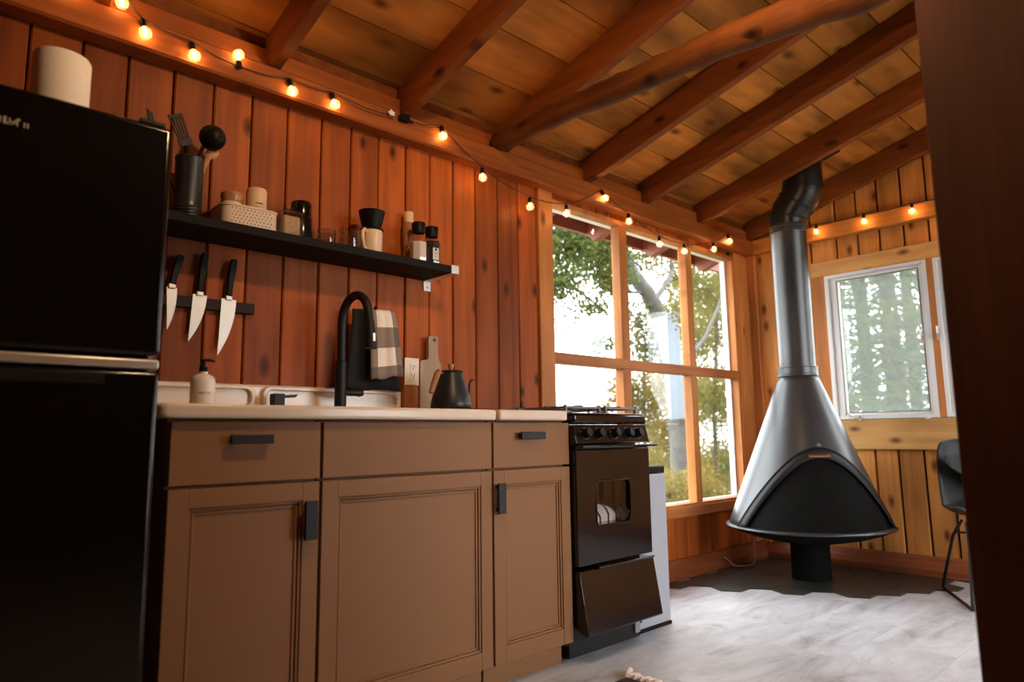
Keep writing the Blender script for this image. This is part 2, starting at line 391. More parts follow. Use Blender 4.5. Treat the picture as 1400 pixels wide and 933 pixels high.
# ------------------------------------------------------------------ room shell
def struct(name, label, loc=(0,0,0)):
    o = thing(name, loc, label, None); o['kind'] = 'structure'; return o
RX0, RY0 = -1.25, -4.5                      # rear wall and right wall
def ceilz(y): return 2.31 - .27*y
RIDGE = -2.2

# floor: slab, marble vinyl tiles, slate hexes in the corner
floor = struct('floor', 'pale grey marble vinyl floor with slate hexagons in the corner')
obj('subfloor', MB().box((RX0-.1, RY0-.1, -.08), (XF+.1, .1, -.004)), MT['dark'], floor)
TW, TH = .61, .305
xx = RX0; row = 0
y = -.0
iy = 0
while y > RY0:
    x = RX0 - (TW/2 if iy % 2 else 0)
    while x < XF:
        a = (max(x, RX0), max(y-TH, RY0), -.004); b = (min(x+TW, XF), y, 0)
        if b[0]-a[0] > .02 and b[1]-a[1] > .02:
            plank(floor, (a[0]+.0003, a[1]+.0003, a[2]), (b[0]-.0003, b[1]-.0003, b[2]), MT['marble'], 'floor_tile', ch=.0002, axis='x')
        x += TW
    y -= TH; iy += 1
R = .103
hexme = None
for k in range(-2, 8):
    cx = 3.50 + 1.5*R*k
    base_y = -.334 - 1.5*math.sqrt(3)*R*k
    ymin = base_y if k <= 2 else (-.97 if k == 3 else -1.14)
    for n in range(0, 14):
        cy = base_y + math.sqrt(3)*R*n
        if cy < ymin-.01 or cy > -.02 or cx > XF-.05: continue
        if hexme is None:
            r1 = R-.0018
            p0 = [(r1*math.cos(math.pi/3*j), r1*math.sin(math.pi/3*j)) for j in range(6)]
            m = MB().prism(p0, 'z', 0, .006)
            hexme = bpy.data.meshes.new('hex_tile'); hexme.from_pydata(m.v, [], m.f); fixnormals(hexme); hexme.materials.append(MT['hex'])
        o = bpy.data.objects.new('hex_tile', hexme); COL.objects.link(o); o.parent = floor; o.location = (cx, cy, 0.0)

# kitchen wall (y = 0) with the big window
WX0, WX1, WZ0, WZ1 = 2.505, 4.33, .405, 2.03
wl = struct('wall_left', 'stained pine plank wall behind the kitchen counter')
sh = MB()
sh.box((RX0-.1, .022, -.05), (WX0-.02, .10, 2.32)); sh.box((WX1+.02, .022, -.05), (XF+.1, .10, 2.32))
sh.box((WX0-.02, .022, -.05), (WX1+.02, .10, WZ0-.02)); sh.box((WX0-.02, .022, WZ1+.02), (WX1+.02, .10, 2.32))
obj('sheathing', sh, MT['dark'], wl)
seams = [-1.25,-1.13,-.99,-.86,-.71,-.57,-.43,-.29,-.15,.0,.13,.267,.404,.533,.672,.804,.940,1.077,1.217,1.346,1.475,1.611,1.736,1.867,1.998,2.136,2.271,2.400]
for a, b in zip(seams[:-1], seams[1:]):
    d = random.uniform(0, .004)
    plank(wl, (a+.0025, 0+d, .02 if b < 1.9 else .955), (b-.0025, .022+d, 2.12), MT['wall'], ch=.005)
plank(wl, (2.403, -.012, .955), (WX0, .022, 2.10), MT['trimz'], 'window_casing', ch=.003)
# short boards above and below the window
x = WX0
while x < XF-.02:
    b = min(x+random.uniform(.10,.14), XF)
    if b < WX1+.03:
        plank(wl, (x+.002, .0, WZ1), (b-.002, .022, 2.12), MT['wall'], ch=.004)
    x = b
x = 1.98
while x < XF-.02:
    b = min(x+.118, XF)
    plank(wl, (x+.002, .004, .02), (b-.002, .024, WZ0-.035), MT['wall'], ch=.004)
    x = b
plank(wl, (WX1, -.012, WZ0-.05), (WX1+.10, .022, 2.09), MT['trimz'], 'window_casing', ch=.003)
plank(wl, (WX1+.102, -.004, .02), (XF-.03, .022, 2.09), MT['trimz'], 'corner_board', ch=.003)
plank(wl, (1.98, -.016, WZ0-.062), (XF-.03, .024, WZ0-.002), MT['trimx'], 'window_sill', ch=.004, axis='x')
plank(wl, (RX0, -.07, 2.077), (XF-.002, .022, 2.178), MT['beam'], 'wall_plate', ch=.008, axis='x')
plank(wl, (RX0, -.028, 2.18), (XF-.002, .022, 2.262), MT['beam'], 'upper_plate', ch=.006, axis='x')
plank(wl, (RX0, -.004, 2.262), (XF-.002, .05, 2.315), MT['rafter'], 'blocking', ch=.002, axis='x')
bb = struct('baseboard_left', 'dark reddish baseboard along the kitchen wall')
bb_ = obj('moulding', MB().prism([(-.045,.008),(-.045,.045),(-.03,.075),(-.012,.108),(.003,.112),(.003,.008)], 'x', 1.98, XF), MT['base'], bb)

# far wall (x = XF) with the casement window
FY0, FY1, FZ0, FZ1 = -1.80, -.535, .907, 1.842
wf = struct('wall_far', 'golden pine board wall with a white casement window')
sf = MB()
top = 2.95
sf.box((XF+.03, FY1+.01, -.05), (XF+.12, .1, top)); sf.box((XF+.03, RY0-.1, -.05), (XF+.12, FY0-.01, top))
sf.box((XF+.03, FY0-.01, -.05), (XF+.12, FY1+.01, FZ0-.01)); sf.box((XF+.03, FY0-.01, FZ1+.01), (XF+.12, FY1+.01, top))
obj('sheathing', sf, MT['dark'], wf)
y = 0.0; k = 0
ys = [0, -.055, -.20, -.33, -.453, -.62, -.755, -.884, -1.022, -1.16, -1.29, -1.42, -1.56, -1.70, -1.83]
while ys[-1] > RY0: ys.append(ys[-1]-.135)
for b, a in zip(ys[:-1], ys[1:]):
    g = .006; dx = random.uniform(0, .006)
    ztop = min(ceilz(max(a, 2*RIDGE-a)), 2.9) - .02 if a < RIDGE else ceilz(a)-.02
    if a < RIDGE: ztop = ceilz(2*RIDGE - a) - .02
    ym = (a+b)/2
    full = not (FY0 < ym < FY1)
    if full:
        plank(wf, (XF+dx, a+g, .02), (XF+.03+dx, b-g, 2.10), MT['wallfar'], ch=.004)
    else:
        plank(wf, (XF+dx, a+g, .02), (XF+.03+dx, b-g, FZ0-.10), MT['wallfar'], ch=.004)
        plank(wf, (XF+dx, a+g, FZ1+.08), (XF+.03+dx, b-g, 2.10), MT['wallfar'], ch=.004)
    plank(wf, (XF+.004+dx, a+g, 2.16), (XF+.03+dx, b-g, ztop+.04), MT['wallfar'], ch=.004)
plank(wf, (XF-.05, RY0, 2.085), (XF+.03, -.07, 2.185), MT['beamy'], 'wall_rail', ch=.006, axis='y')
plank(wf, (XF-.03, -.062, .1), (XF+.02, -.0, 2.09), MT['trimz'], 'corner_post', ch=.004)
plank(wf, (XF-.022, FY0-.08, FZ1+.002), (XF+.02, FY1+.082, 1.943), MT['trimy'], 'window_casing', ch=.003, axis='y')
plank(wf, (XF-.022, FY0-.08, .72), (XF+.02, FY1+.0, FZ0-.004), MT['trimy'], 'window_casing', ch=.003, axis='y')
plank(wf, (XF-.020, FY1, .72), (XF+.02, FY1+.082, FZ1), MT['trimz'], 'window_casing', ch=.003)
bf = struct('baseboard_far', 'rounded reddish baseboard along the far wall')
obj('moulding', MB().prism([(XF-.05,.008),(XF-.056,.045),(XF-.045,.075),(XF-.02,.108),(XF+.004,.116),(XF+.004,.008)], 'y', RY0, -.02), MT['basey'], bf)

# right wall and rear wall, out of view, with the openings that light the room
wr = struct('wall_right', 'pine plank wall on the open side of the room with wide windows')
m = MB(); OX0, OX1, OZ0, OZ1 = 2.0, 4.45, .35, 2.12
m.box((RX0, RY0-.1, 0), (OX0, RY0, 2.32)); m.box((OX1, RY0-.1, 0), (XF+.1, RY0, 2.32)); m.box((OX0, RY0-.1, 0), (OX1, RY0, OZ0)); m.box((OX0, RY0-.1, OZ1), (OX1, RY0, 2.32))
for xm in (2.85, 3.6): m.box((xm-.04, RY0-.08, OZ0), (xm+.04, RY0-.02, OZ1))
obj('boarding', m, plain('right_wall_boards', srgb(110,68,42), .7, noise=.2, nscale=6), wr)
wb = struct('wall_rear', 'pine plank wall closing the dim end of the cabin')
m = MB(); m.box((RX0-.1, RY0-.1, 0), (RX0, .1, 2.95)); obj('boarding', m, MT['wall'], wb)

# partition end in the right foreground
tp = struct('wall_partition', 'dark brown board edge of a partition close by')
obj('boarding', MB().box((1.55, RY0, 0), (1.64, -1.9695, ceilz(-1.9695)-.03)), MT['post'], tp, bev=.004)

# ceiling: boards laid along x on both slopes, rafters under them
ce = struct('ceiling', 'low pitched board ceiling on bare rafters')
RAFT = [-1.2, -.68, -.11, .46, 1.02, 1.60, 2.165, 2.78, 3.30, 3.90, XF-.012]
ang = math.atan(.27)
def slope_board(y0, y1, x0, x1, side=1):
    # board lying on the slope; y1 < y0 for the kitchen-side slope
    ya, yb = y0-.0030, y1+.0030
    def P(yy, dz): 
        q = yy if side == 1 else 2*RIDGE-yy
        return (q, ceilz(yy)+dz)
    sec = [P(ya,.0015), P(yb,.0015), P(yb,.022), P(ya,.022)]
    c = 0
    m = MB().prism(sec, 'x', x0, x1)
    return obj('ceiling_board', m, MT['ceil'], ce)
ys = [.46, .2, -.028, -.253, -.484, -.706, -.935, -1.158, -1.383, -1.61, -1.84, -2.07, RIDGE]
for a, b in zip(ys[:-1], ys[1:]):
    cuts = sorted(random.sample(RAFT[2:-1], 4))
    e = [RX0] + [c-.022 for c in cuts] + [XF+.35]
    for p, q in zip(e[:-1], e[1:]):
        slope_board(a, b, p, q)
    if a < -.02: slope_board(a, b, RX0, XF+.1, 2)
slope_board(.46, -.028, RX0, XF+.1, 2)
obj('roof_deck', MB().prism([(.48, ceilz(.48)+.024), (RIDGE, ceilz(RIDGE)+.024), (2*RIDGE-.48, ceilz(.48)+.024), (2*RIDGE-.48, ceilz(.48)+.05), (RIDGE, ceilz(RIDGE)+.06), (.48, ceilz(.48)+.05)], 'x', RX0-.1, XF+.35), MT['dark'], ce)
def rafter(x1, wdt=.045):
    zb = lambda yy: 2.160 - .268*yy
    zt = lambda yy: ceilz(yy) - .001
    rip = [(.40, zb(.40)+.03), (.40, zt(.40)), (RIDGE, zt(RIDGE)), (RIDGE, zb(RIDGE)), (-.16, zb(-.16)), (-.085, zb(-.085)+.012), (.1, zb(.1)+.012)]
    m = MB().prism([p for p in rip], 'x', x1-wdt, x1)
    o = obj('rafter', m, MT['rafter'], ce, bev=.004, segs=1)
    m2 = MB().prism([(RIDGE, zb(RIDGE)), (RIDGE, zt(RIDGE)), (2*RIDGE-.0, zt(0)), (2*RIDGE, zb(0))], 'x', x1-wdt, x1)
    obj('rafter', m2, MT['rafter'], ce)
for x in RAFT: rafter(x)
fa = obj('eave_board', MB().box((RX0, .40, ceilz(.42)-.10), (XF+.35, .425, ceilz(.42)-.002)), MT['eave'], ce)
for x in RAFT[6:]:
    zb = lambda yy: 2.160 - .268*yy
    obj('rafter_tail', MB().prism([(.13, zb(.13)-.012), (.13, ceilz(.13)-.002), (.40, ceilz(.40)-.002), (.40, zb(.40)+.035), (.34, zb(.34)-.03)], 'x', x-.05, x+.004), MT['eave'], ce)

# tie beam: a crooked peeled log across the room, just left of a rafter
pxs = [(690,191),(716,180),(752,160),(800,139),(850,119),(900,97),(950,74),(1000,53),(1060,30),(1120,9),(1180,-10)]
pts = [at(px, py, 'x', 2.085) for px, py in pxs]
pts[0] = (pts[0][0], -.06, pts[0][2])
pts += [(2.07, -2.4, 2.19), (2.08, -3.3, 2.2), (2.09, RY0, 2.18)]
rads = [.043,.047,.05,.049,.052,.051,.053,.054,.055,.056,.056,.058,.06,.06]
fine = []; fr = []
for i in range(len(pts)-1):
    for j in range(4):
        t = j/4; p = Vector(pts[i]).lerp(Vector(pts[i+1]), t); fine.append((p.x+random.uniform(-.003,.003), p.y, p.z+random.uniform(-.003,.003))); fr.append((rads[i]*(1-t)+rads[i+1]*t)*random.uniform(.95,1.05))
fine.append(pts[-1]); fr.append(rads[-1])
tb = obj('tie_beam', MB().tube(fine, fr, 12), MT['log'], smooth=True)
tag(tb, 'crooked peeled log tie beam crossing under the rafters', 'beam')

# ------------------------------------------------------------------ windows
w1 = struct('window_1', 'six pane wooden window beside the stove', (3.4, .03, WZ0))
fr_ = MB().frame('y', -.004, .085, (WX0-.018, WX1+.018, WZ0-.018, WZ1+.018), (WX0+.008, WX1-.012, WZ0+.012, WZ1-.008))
obj('frame', fr_, MT['trimz'], w1, bev=.002, segs=1)
obj('outer_stop', MB().frame('y', .05, .086, (WX0+.008, WX1-.012, WZ0+.012, WZ1-.008), (WX0+.010, WX1-.026, WZ0+.016, WZ1-.010)), MT['white'], w1)
cols = [(WX0+.008, 3.066), (3.138, 3.746), (3.812, WX1-.012)]; rows = [(WZ0+.012, 1.193), (1.249, WZ1-.008)]
for a, b in ((3.066, 3.138), (3.746, 3.812)):
    for (z0, z1) in rows:
        plank(w1, (a, .0, z0), (b, .06, z1), MT['trimz'], 'mullion', ch=.003)
plank(w1, (WX0+.008, -.002, 1.193), (WX1-.012, .06, 1.249), MT['trimx'], 'transom', ch=.003, axis='x')
for a, b in cols:
    for c, d in rows:
        obj('pane', MB().box((a-.004, .044, c-.004), (b+.004, .0455, d+.004)), MT['glass'], w1)

w2 = struct('window_2', 'white framed casement window behind the fireplace', (XF, -1.1, FZ0))
MZ = (-1.132, -1.168)
def casement(y1, y0):
    obj('frame', MB().frame('x', XF-.026, XF+.09, (y0, y1, FZ0, FZ1), (y0+.022, y1-.022, FZ0+.02, FZ1-.02)), MT['white'], w2, bev=.002)
    s = obj('sash', MB().frame('x', XF-.004, XF+.05, (y0+.023, y1-.023, FZ0+.021, FZ1-.021), (y0+.05, y1-.068, FZ0+.038, FZ1-.04)), MT['white'], w2, bev=.004)
    obj('gasket', MB().frame('x', XF-.005, XF+.01, (y0+.05, y1-.068, FZ0+.038, FZ1-.04), (y0+.056, y1-.074, FZ0+.044, FZ1-.046)), MT['cable'], s)
    obj('pane', MB().box((XF+.02, y0+.045, FZ0+.034), (XF+.0215, y1-.062, FZ1-.036)), MT['glass'], w2)
casement(FY1, MZ[0]); casement(MZ[1], FY0)
def haze_mat():  # translucent grey veil that lifts the blacks behind it, a haze put into the material
    m = bpy.data.materials.new('haze_gauze'); m.use_nodes = True; nt = m.node_tree; nt.nodes.clear()
    out = N(nt, 'ShaderNodeOutputMaterial'); mx = N(nt, 'ShaderNodeMixShader'); mx.inputs[0].default_value = .22
    tr = N(nt, 'ShaderNodeBsdfTransparent'); tl = N(nt, 'ShaderNodeBsdfTranslucent'); tl.inputs[0].default_value = (.2,.21,.2,1)
    nt.links.new(tr.outputs[0], mx.inputs[1]); nt.links.new(tl.outputs[0], mx.inputs[2]); nt.links.new(mx.outputs[0], out.inputs[0]); return m
obj('haze_screen', MB().box((XF+.055, MZ[0]+.03, FZ0+.03), (XF+.0555, FY1-.03, FZ1-.03)), haze_mat(), w2)  # sheet added behind the first casement to haze the view of the spruces
obj('mullion', MB().box((XF-.024, MZ[1], FZ0), (XF+.09, MZ[0], FZ1)), MT['trimz'], w2)
p = at(1165, 572, 'x', XF-.04)
crank = MB().box((XF-.05, p[1]-.045, p[2]-.004), (XF-.02, p[1]+.02, p[2]+.012)); crank.tube([(XF-.05, p[1], p[2]+.01), (XF-.065, p[1]+.01, p[2]+.03), (XF-.07, p[1]+.03, p[2]+.022)], .005)
obj('crank', crank, MT['steel'], w2, smooth=True)
for (px, py) in ((1261, 463), (1283, 458)):
    p = at(px, py, 'x', XF-.03)
    lk = MB().box((XF-.034, p[1]-.008, p[2]-.03), (XF-.022, p[1]+.008, p[2]+.03)); lk.tube([(XF-.034, p[1], p[2]), (XF-.046, p[1], p[2]+.01), (XF-.048, p[1], p[2]+.05)], .005)
    obj('latch', lk, MT['steel'], w2, smooth=True)

# ------------------------------------------------------------------ cabinets
YB, YD = -.553, -.587          # carcass front, door front
def handle(parent, x0, x1, z0, z1):
    m = MB().box((x0, YD-.028, z0), (x1, YD-.019, z1))
    if x1-x0 > z1-z0:
        m.box((x0+.006, YD-.020, z0+.004), (x0+.018, YD, z1-.004)); m.box((x1-.018, YD-.020, z0+.004), (x1-.006, YD, z1-.004))
    else:
        m.box((x0+.008, YD-.020, z0+.006), (x1-.008, YD, z0+.018)); m.box((x0+.008, YD-.020, z1-.018), (x1-.008, YD, z1-.006))
    tag(obj('handle', m, MT['matblack'], parent, bev=.002), 'flat black bar handle')
def door(parent, x0, x1, z0, z1, st=.048, hd=None):
    i = (x0+st, x1-st, z0+st+.008, z1-st)
    d = obj('door', MB().frame('y', YD, YB, (x0, x1, z0, z1), i), MT['cab'], parent, bev=.0015)
    mo = MB().frame('y', YD+.004, YB, i, (i[0]+.008, i[1]-.008, i[2]+.008, i[3]-.008))
    j = (i[0]+.008, i[1]-.008, i[2]+.008, i[3]-.008)
    mo.frame('y', YD+.0075, YB, (j[0]+.002, j[1]-.002, j[2]+.002, j[3]-.002), (j[0]+.010, j[1]-.010, j[2]+.010, j[3]-.010))
    obj('moulding', mo, MT['cab'], d, bev=.0022)
    obj('panel', MB().box((i[0]-.001, YD+.012, i[2]-.001), (i[1]+.001, YB, i[3]+.001)), MT['cab'], d)
    if hd: handle(d, *hd)
    return d
def cabinet(x0, x1, label, drawer_handle, door_handle):
    t = thing('base_cabinet', ((x0+x1)/2, -.3, 0), label, 'cabinet', 'base cabinets under the counter')
    obj('carcass', MB().frame('z', .10, .886, (x0, x1, YB, -.03), (x0+.015, x1-.015, YB+.018, -.04)).box((x0, YB, .085), (x1, -.03, .10)), MT['cab'], t)
    obj('toe_kick', MB().box((x0, -.525, 0), (x1, -.05, .085)), MT['cab'], t)
    dr = obj('drawer_front', MB().box((x0, YD, .7245), (x1, YB-.0005, .879)), MT['cab'], t, bev=.0015)
    if drawer_handle: handle(dr, *drawer_handle)
    door(t, x0, x1, .086, .7165, hd=door_handle)
cabinet(.542, .9335, 'narrow taupe cabinet between the black fridge and the sink cabinet', (.676, .788, .822, .846), (.882, .918, .565, .667))
cabinet(.9425, 1.5665, 'wide taupe sink cabinet with a plain front and no handles', None, None)
cabinet(1.5755, 1.956, 'taupe cabinet beside the black stove with a handle on its left', (1.684, 1.805, .821, .847), (1.574, 1.608, .575, .675))

def rrect(a0, a1, b0, b1, r, n=5):
    P = []
    for cx, cy, s in ((a1-r, b1-r, 0), (a0+r, b1-r, 90), (a0+r, b0+r, 180), (a1-r, b0+r, 270)):
        for k in range(n+1):
            t = math.radians(s+90*k/n); P.append((cx+r*math.cos(t), cy+r*math.sin(t)))
    return P
def ring(mb, ax, lo, hi, outer, inner):
    n = len(outer)
    def mk(p, h): return {'x': (h, p[0], p[1]), 'y': (p[0], h, p[1]), 'z': (p[0], p[1], h)}[ax]
    v = [mk(p, lo) for p in outer]+[mk(p, lo) for p in inner]+[mk(p, hi) for p in outer]+[mk(p, hi) for p in inner]
    f = []
    for i in range(n):
        j = (i+1) % n
        f += [(i, j, n+j, n+i), (2*n+i, 3*n+i, 3*n+j, 2*n+j), (i, 2*n+i, 2*n+j, j), (n+i, n+j, 3*n+j, 3*n+i)]
    return mb.add(v, f)
# ------------------------------------------------------------------ sink unit with drainboard and splash
SZ0, SZ1 = .887, .9225
sk = thing('drainboard_sink', (1.04, -.3, SZ0), 'cream enamel drainboard sink with moulded back splash', 'sink')
bx0, bx1, by0, by1 = .98, 1.50, -.50, -.16
obj('deck', ring(MB(), 'z', SZ0, SZ1, rrect(.507, 1.577, -.611, -.0, .02), rrect(bx0, bx1, by0, by1, .04)), MT['counter'], sk, bev=.009, segs=3)
obj('basin', ring(MB(), 'z', SZ0-.14, SZ1-.003, rrect(bx0-.012, bx1+.012, by0-.012, by1+.012, .05), rrect(bx0-.0005, bx1+.0005, by0-.0005, by1+.0005, .04)).prism(rrect(bx0-.012, bx1+.012, by0-.012, by1+.012, .05), 'z', SZ0-.146, SZ0-.139), MT['counter'], sk, smooth=True)
obj('drain', MB().lathe([(0,SZ0-.1385),(.045,SZ0-.1385),(.045,SZ0-.136),(.03,SZ0-.137),(0,SZ0-.137)], ((bx0+bx1)/2, (by0+by1)/2, 0), 24), MT['steel'], sk, smooth=True)
bs = obj('back_splash', MB().box((.507, -.022, SZ1-.004), (1.584, -.003, 1.021)), MT['counter'], sk, bev=.010, segs=3)
for (a, b) in ((.53, .975), (1.0, 1.565)):
    rm = ring(MB(), 'y', -.040, -.018, rrect(a, b, .93, 1.016, .028), rrect(a+.016, b-.016, .945, 1.002, .02))
    obj('splash_rib', rm, MT['counter'], bs, bev=.005, segs=3)
ct = obj('countertop', MB().box((1.585, -.611, SZ0), (1.927, -.0, SZ1+.001)), MT['countertop'], bev=.008, segs=3)
tag(ct, 'short cream laminate worktop between sink and stove', 'countertop')

# faucet
fx, fy = 1.252, -.12
fa = thing('kitchen_faucet', (fx, fy, SZ1), 'tall matte black gooseneck faucet with pull-down spray head', 'faucet')
obj('body', MB().lathe([(0,0),(.028,0),(.028,.006),(.0215,.012),(.0195,.17),(.0195,.185),(.0165,.188)], (fx,fy,SZ1), 24), MT['matblack'], fa, smooth=True)
arc = [(fx, fy, 1.10), (fx, fy, 1.16), (fx, fy, 1.22), (fx, fy, 1.245)]
cyc, rr = fy-.085, .085
for k in range(1, 15):
    t = math.pi*k/15*1.06
    arc.append((fx+.01*k/15, cyc+rr*math.cos(t), 1.255+rr*1.02*math.sin(t)))
e = arc[-1]
arc += [(fx+.011, e[1]-.004, e[2]-.02)]
obj('gooseneck', MB().tube(arc, .0155, 14), MT['matblack'], fa, smooth=True)
e = arc[-1]
sp_ = obj('spray_head', MB().tube([(e[0],e[1],e[2]),(e[0],e[1]-.004,e[2]-.03),(e[0],e[1]-.008,e[2]-.06),(e[0],e[1]-.010,e[2]-.088),(e[0],e[1]-.011,e[2]-.098)], [.0165,.018,.0195,.022,.021], 16), MT['matblack'], fa, smooth=True)
obj('button', MB().box((e[0]-.006, e[1]-.031, e[2]-.075), (e[0]+.006, e[1]-.02, e[2]-.045)), MT['steel'], sp_, bev=.002)
obj('lever', MB().tube([(fx+.015,fy,.998),(fx+.065,fy,.998),(fx+.075,fy,.998),(fx+.09,fy,.998)], [.013,.013,.015,.012], 14), MT['matblack'], fa, smooth=True)
# little black soap pump / drain lever on the deck
p = at(379, 552, 'y', -.10)
dk = thing('drain_lever', (p[0], -.10, SZ1), 'small square black knob with a flat lever on the sink deck', 'lever')
obj('post', MB().box((p[0]-.019, -.119, SZ1), (p[0]+.019, -.081, .986)), MT['matblack'], dk, bev=.002)
obj('lever', MB().prism([(p[0]+.015,.972),(p[0]+.015,.981),(p[0]+.072,.986),(p[0]+.062,.975)], 'y', -.108, -.092), MT['matblack'], dk)

# soap bottle
sx, sy = .640, -.50
sb = thing('soap_bottle', (sx, sy, SZ1), 'white pump soap bottle with small dark lettering on the counter', 'bottle')
obj('bottle', MB().lathe([(0,0),(.029,0),(.0305,.003),(.0305,.062),(.029,.070),(.024,.077),(.013,.082),(.011,.083),(.011,.088),(0,.088)], (sx,sy,SZ1), 32), MT['soap'], sb, smooth=True)
pu = obj('pump', MB().lathe([(.0105,.084),(.0105,.1),(.009,.102),(.0045,.103),(.0045,.113),(.0075,.114),(.0075,.121),(0,.123)], (sx,sy,SZ1), 20).tube([(sx,sy,SZ1+.119),(sx+.018,sy-.006,SZ1+.119),(sx+.026,sy-.008,SZ1+.116)], [.0045,.0038,.003], 8), MT['black'], sb, smooth=True)
def text_mesh(name, body, size, loc, xdir, zdir, mat, parent, cyl=None):
    cu = bpy.data.curves.new(name, 'FONT'); cu.body = body; cu.size = size; cu.align_x = 'CENTER'; cu.extrude = .0002; cu.resolution_u = 3
    to = bpy.data.objects.new(name, cu); COL.objects.link(to)
    dg = bpy.context.evaluated_depsgraph_get(); me = bpy.data.meshes.new_from_object(to.evaluated_get(dg))
    bpy.data.objects.remove(to, do_unlink=True)
    X = Vector(xdir).normalized(); Z = Vector(zdir).normalized(); Y = X.cross(Z)
    mb = MB(); vs_ = []
    for v in me.vertices:
        if cyl:
            (ccx, ccy, cr), a0 = cyl
            a = a0 + v.co.x/cr
            vs_.append((ccx+(cr+.0004+v.co.z)*math.cos(a), ccy+(cr+.0004+v.co.z)*math.sin(a), loc[2]+v.co.y))
        else:
            vs_.append(tuple(Vector(loc) + X*v.co.x + Z*v.co.y - Y*v.co.z))
    mb.add(vs_, [tuple(f.vertices) for f in me.polygons])
    return obj(name, mb, mat, parent, fix=False)
ta = math.atan2(CAM[1]-sy, CAM[0]-sx)
text_mesh('lettering', 'MINT CO', .0072, (sx, sy, SZ1+.029), (1,0,0), (0,0,1), MT['ink'], sb, cyl=((sx, sy, .0305), ta+.18))

# ------------------------------------------------------------------ fridge and paper roll
fr = thing('refrigerator', (.17, -.38, 0), 'tall glossy black two door refrigerator beside the cabinets', 'refrigerator')
FX0, FX1 = -.14, .478
obj('body', MB().box((FX0+.004, -.635, .03), (FX1-.006, -.06, 1.555)), MT['fridge'], fr, bev=.006)
fd = obj('freezer_door', MB().box((FX0, -.70, 1.022), (FX1, -.64, 1.562)), MT['fridge'], fr, bev=.012, segs=4)
rd = obj('fridge_door', MB().box((FX0, -.70, .08), (FX1, -.64, .988)), MT['fridge'], fr, bev=.012, segs=4)
obj('handle_trim', MB().box((FX0, -.703, .992), (FX1-.004, -.645, 1.013)), MT['silver'], fr, bev=.004)
obj('grip_recess', MB().box((FX0+.02, -.7025, .955), (FX1-.11, -.699, .978)), MT['matblack'], rd, bev=.001)
obj('base_grille', MB().box((FX0+.01, -.63, 0), (FX1-.01, -.60, .075)), MT['matblack'], fr)
obj('hinge_cap', MB().box((FX1-.07, -.69, 1.563), (FX1-.015, -.62, 1.574)), MT['matblack'], fr, bev=.003)
lg = MB()
p0 = at(0, 163, 'y', -.7015); p1 = at(38, 173, 'y', -.7015)
for t, h in ((-.35,1),(-.12,1),(0,.9),(.14,1),(.2,1),(.34,.9),(.62,.6),(.88,.7),(1.0,.7)):
    xx = p0[0]+(p1[0]-p0[0])*t; lg.box((xx-.0013, -.7022, p0[2]-.006), (xx+.0013, -.7005, p0[2]-.006+.015*h))
for k in range(6):
    t = k/5; xx = p0[0]+(p1[0]-p0[0])*(.3+.35*t); lg.box((xx-.003, -.7022, p0[2]-.006+.012*t*t), (xx+.003, -.7005, p0[2]-.002+.012*t*t))
tag(obj('badge', lg, MT['silver'], fd), 'small silver brand lettering')
pr_ = thing('paper_towel_roll', (.29, -.42, 1.562), 'white paper towel roll standing on top of the black fridge', 'paper towel')
obj('paper', MB().lathe([(.022,0),(.062,0),(.0635,.004),(.0635,.218),(.060,.224),(.022,.224)], (.29,-.42,1.5625), 40), MT['paper'], pr_, smooth=True)
obj('core', MB().lathe([(.019,.001),(.0215,.001),(.0215,.222),(.019,.222),(.019,.001)], (.29,-.42,1.5625), 24), MT['boardwood'], pr_, smooth=True)

# ------------------------------------------------------------------ shelf, brackets
sh_ = thing('wall_shelf', (1.1, 0, 1.496), 'long black wall shelf above the sink on metal brackets', 'shelf')
obj('board', MB().box((.25, -.194, 1.496), (1.712, -.002, 1.526)), plain('shelf_black', (.010,.008,.006,1), .7, noise=.2, spec=.15), sh_, bev=.002)
for bxp in (1.700, .36):
    b = MB().box((bxp, -.197, 1.4925), (bxp+.038, -.002, 1.4955)); b.box((bxp, -.199, 1.4925), (bxp+.038, -.1955, 1.5285)); b.box((bxp, -.005, 1.452), (bxp+.038, -.001, 1.4955))
    br = obj('bracket', b, MT['silver'], sh_, bev=.001)
    obj('screw', MB().lathe([(0,0),(.004,0),(.003,.002),(0,.002)], (bxp+.019,-.005,1.468), 10, rot=Matrix.Rotation(math.pi/2, 3, 'X')), MT['copper'], br)
ST = 1.526
def lath(name, prof, c, mat, parent, seg=28, **k): return obj(name, MB().lathe(prof, c, seg, **k), mat, parent, smooth=True)

# utensil crock with its utensils
ux, uy = .703, -.10
uc = thing('utensil_crock', (ux, uy, ST), 'dark ribbed metal utensil crock at the fridge end of the shelf', 'crock')
prof = [(0,0),(.040,0)]
for z in (.012,.022,.032,.042): prof += [(.042,z-.004),(.044,z),(.042,z+.004)]
prof += [(.0425,.06),(.0425,.205),(.0445,.21),(.0425,.213),(.040,.213),(.040,.02),(0,.02)]
lath('cup', prof, (ux,uy,ST), plain('crock_gunmetal', (.05,.05,.048,1), .35, .7), uc, 32)
tz = 1.745
def uthing(name, label, cat, pt): return thing(name, pt, label, cat, None)
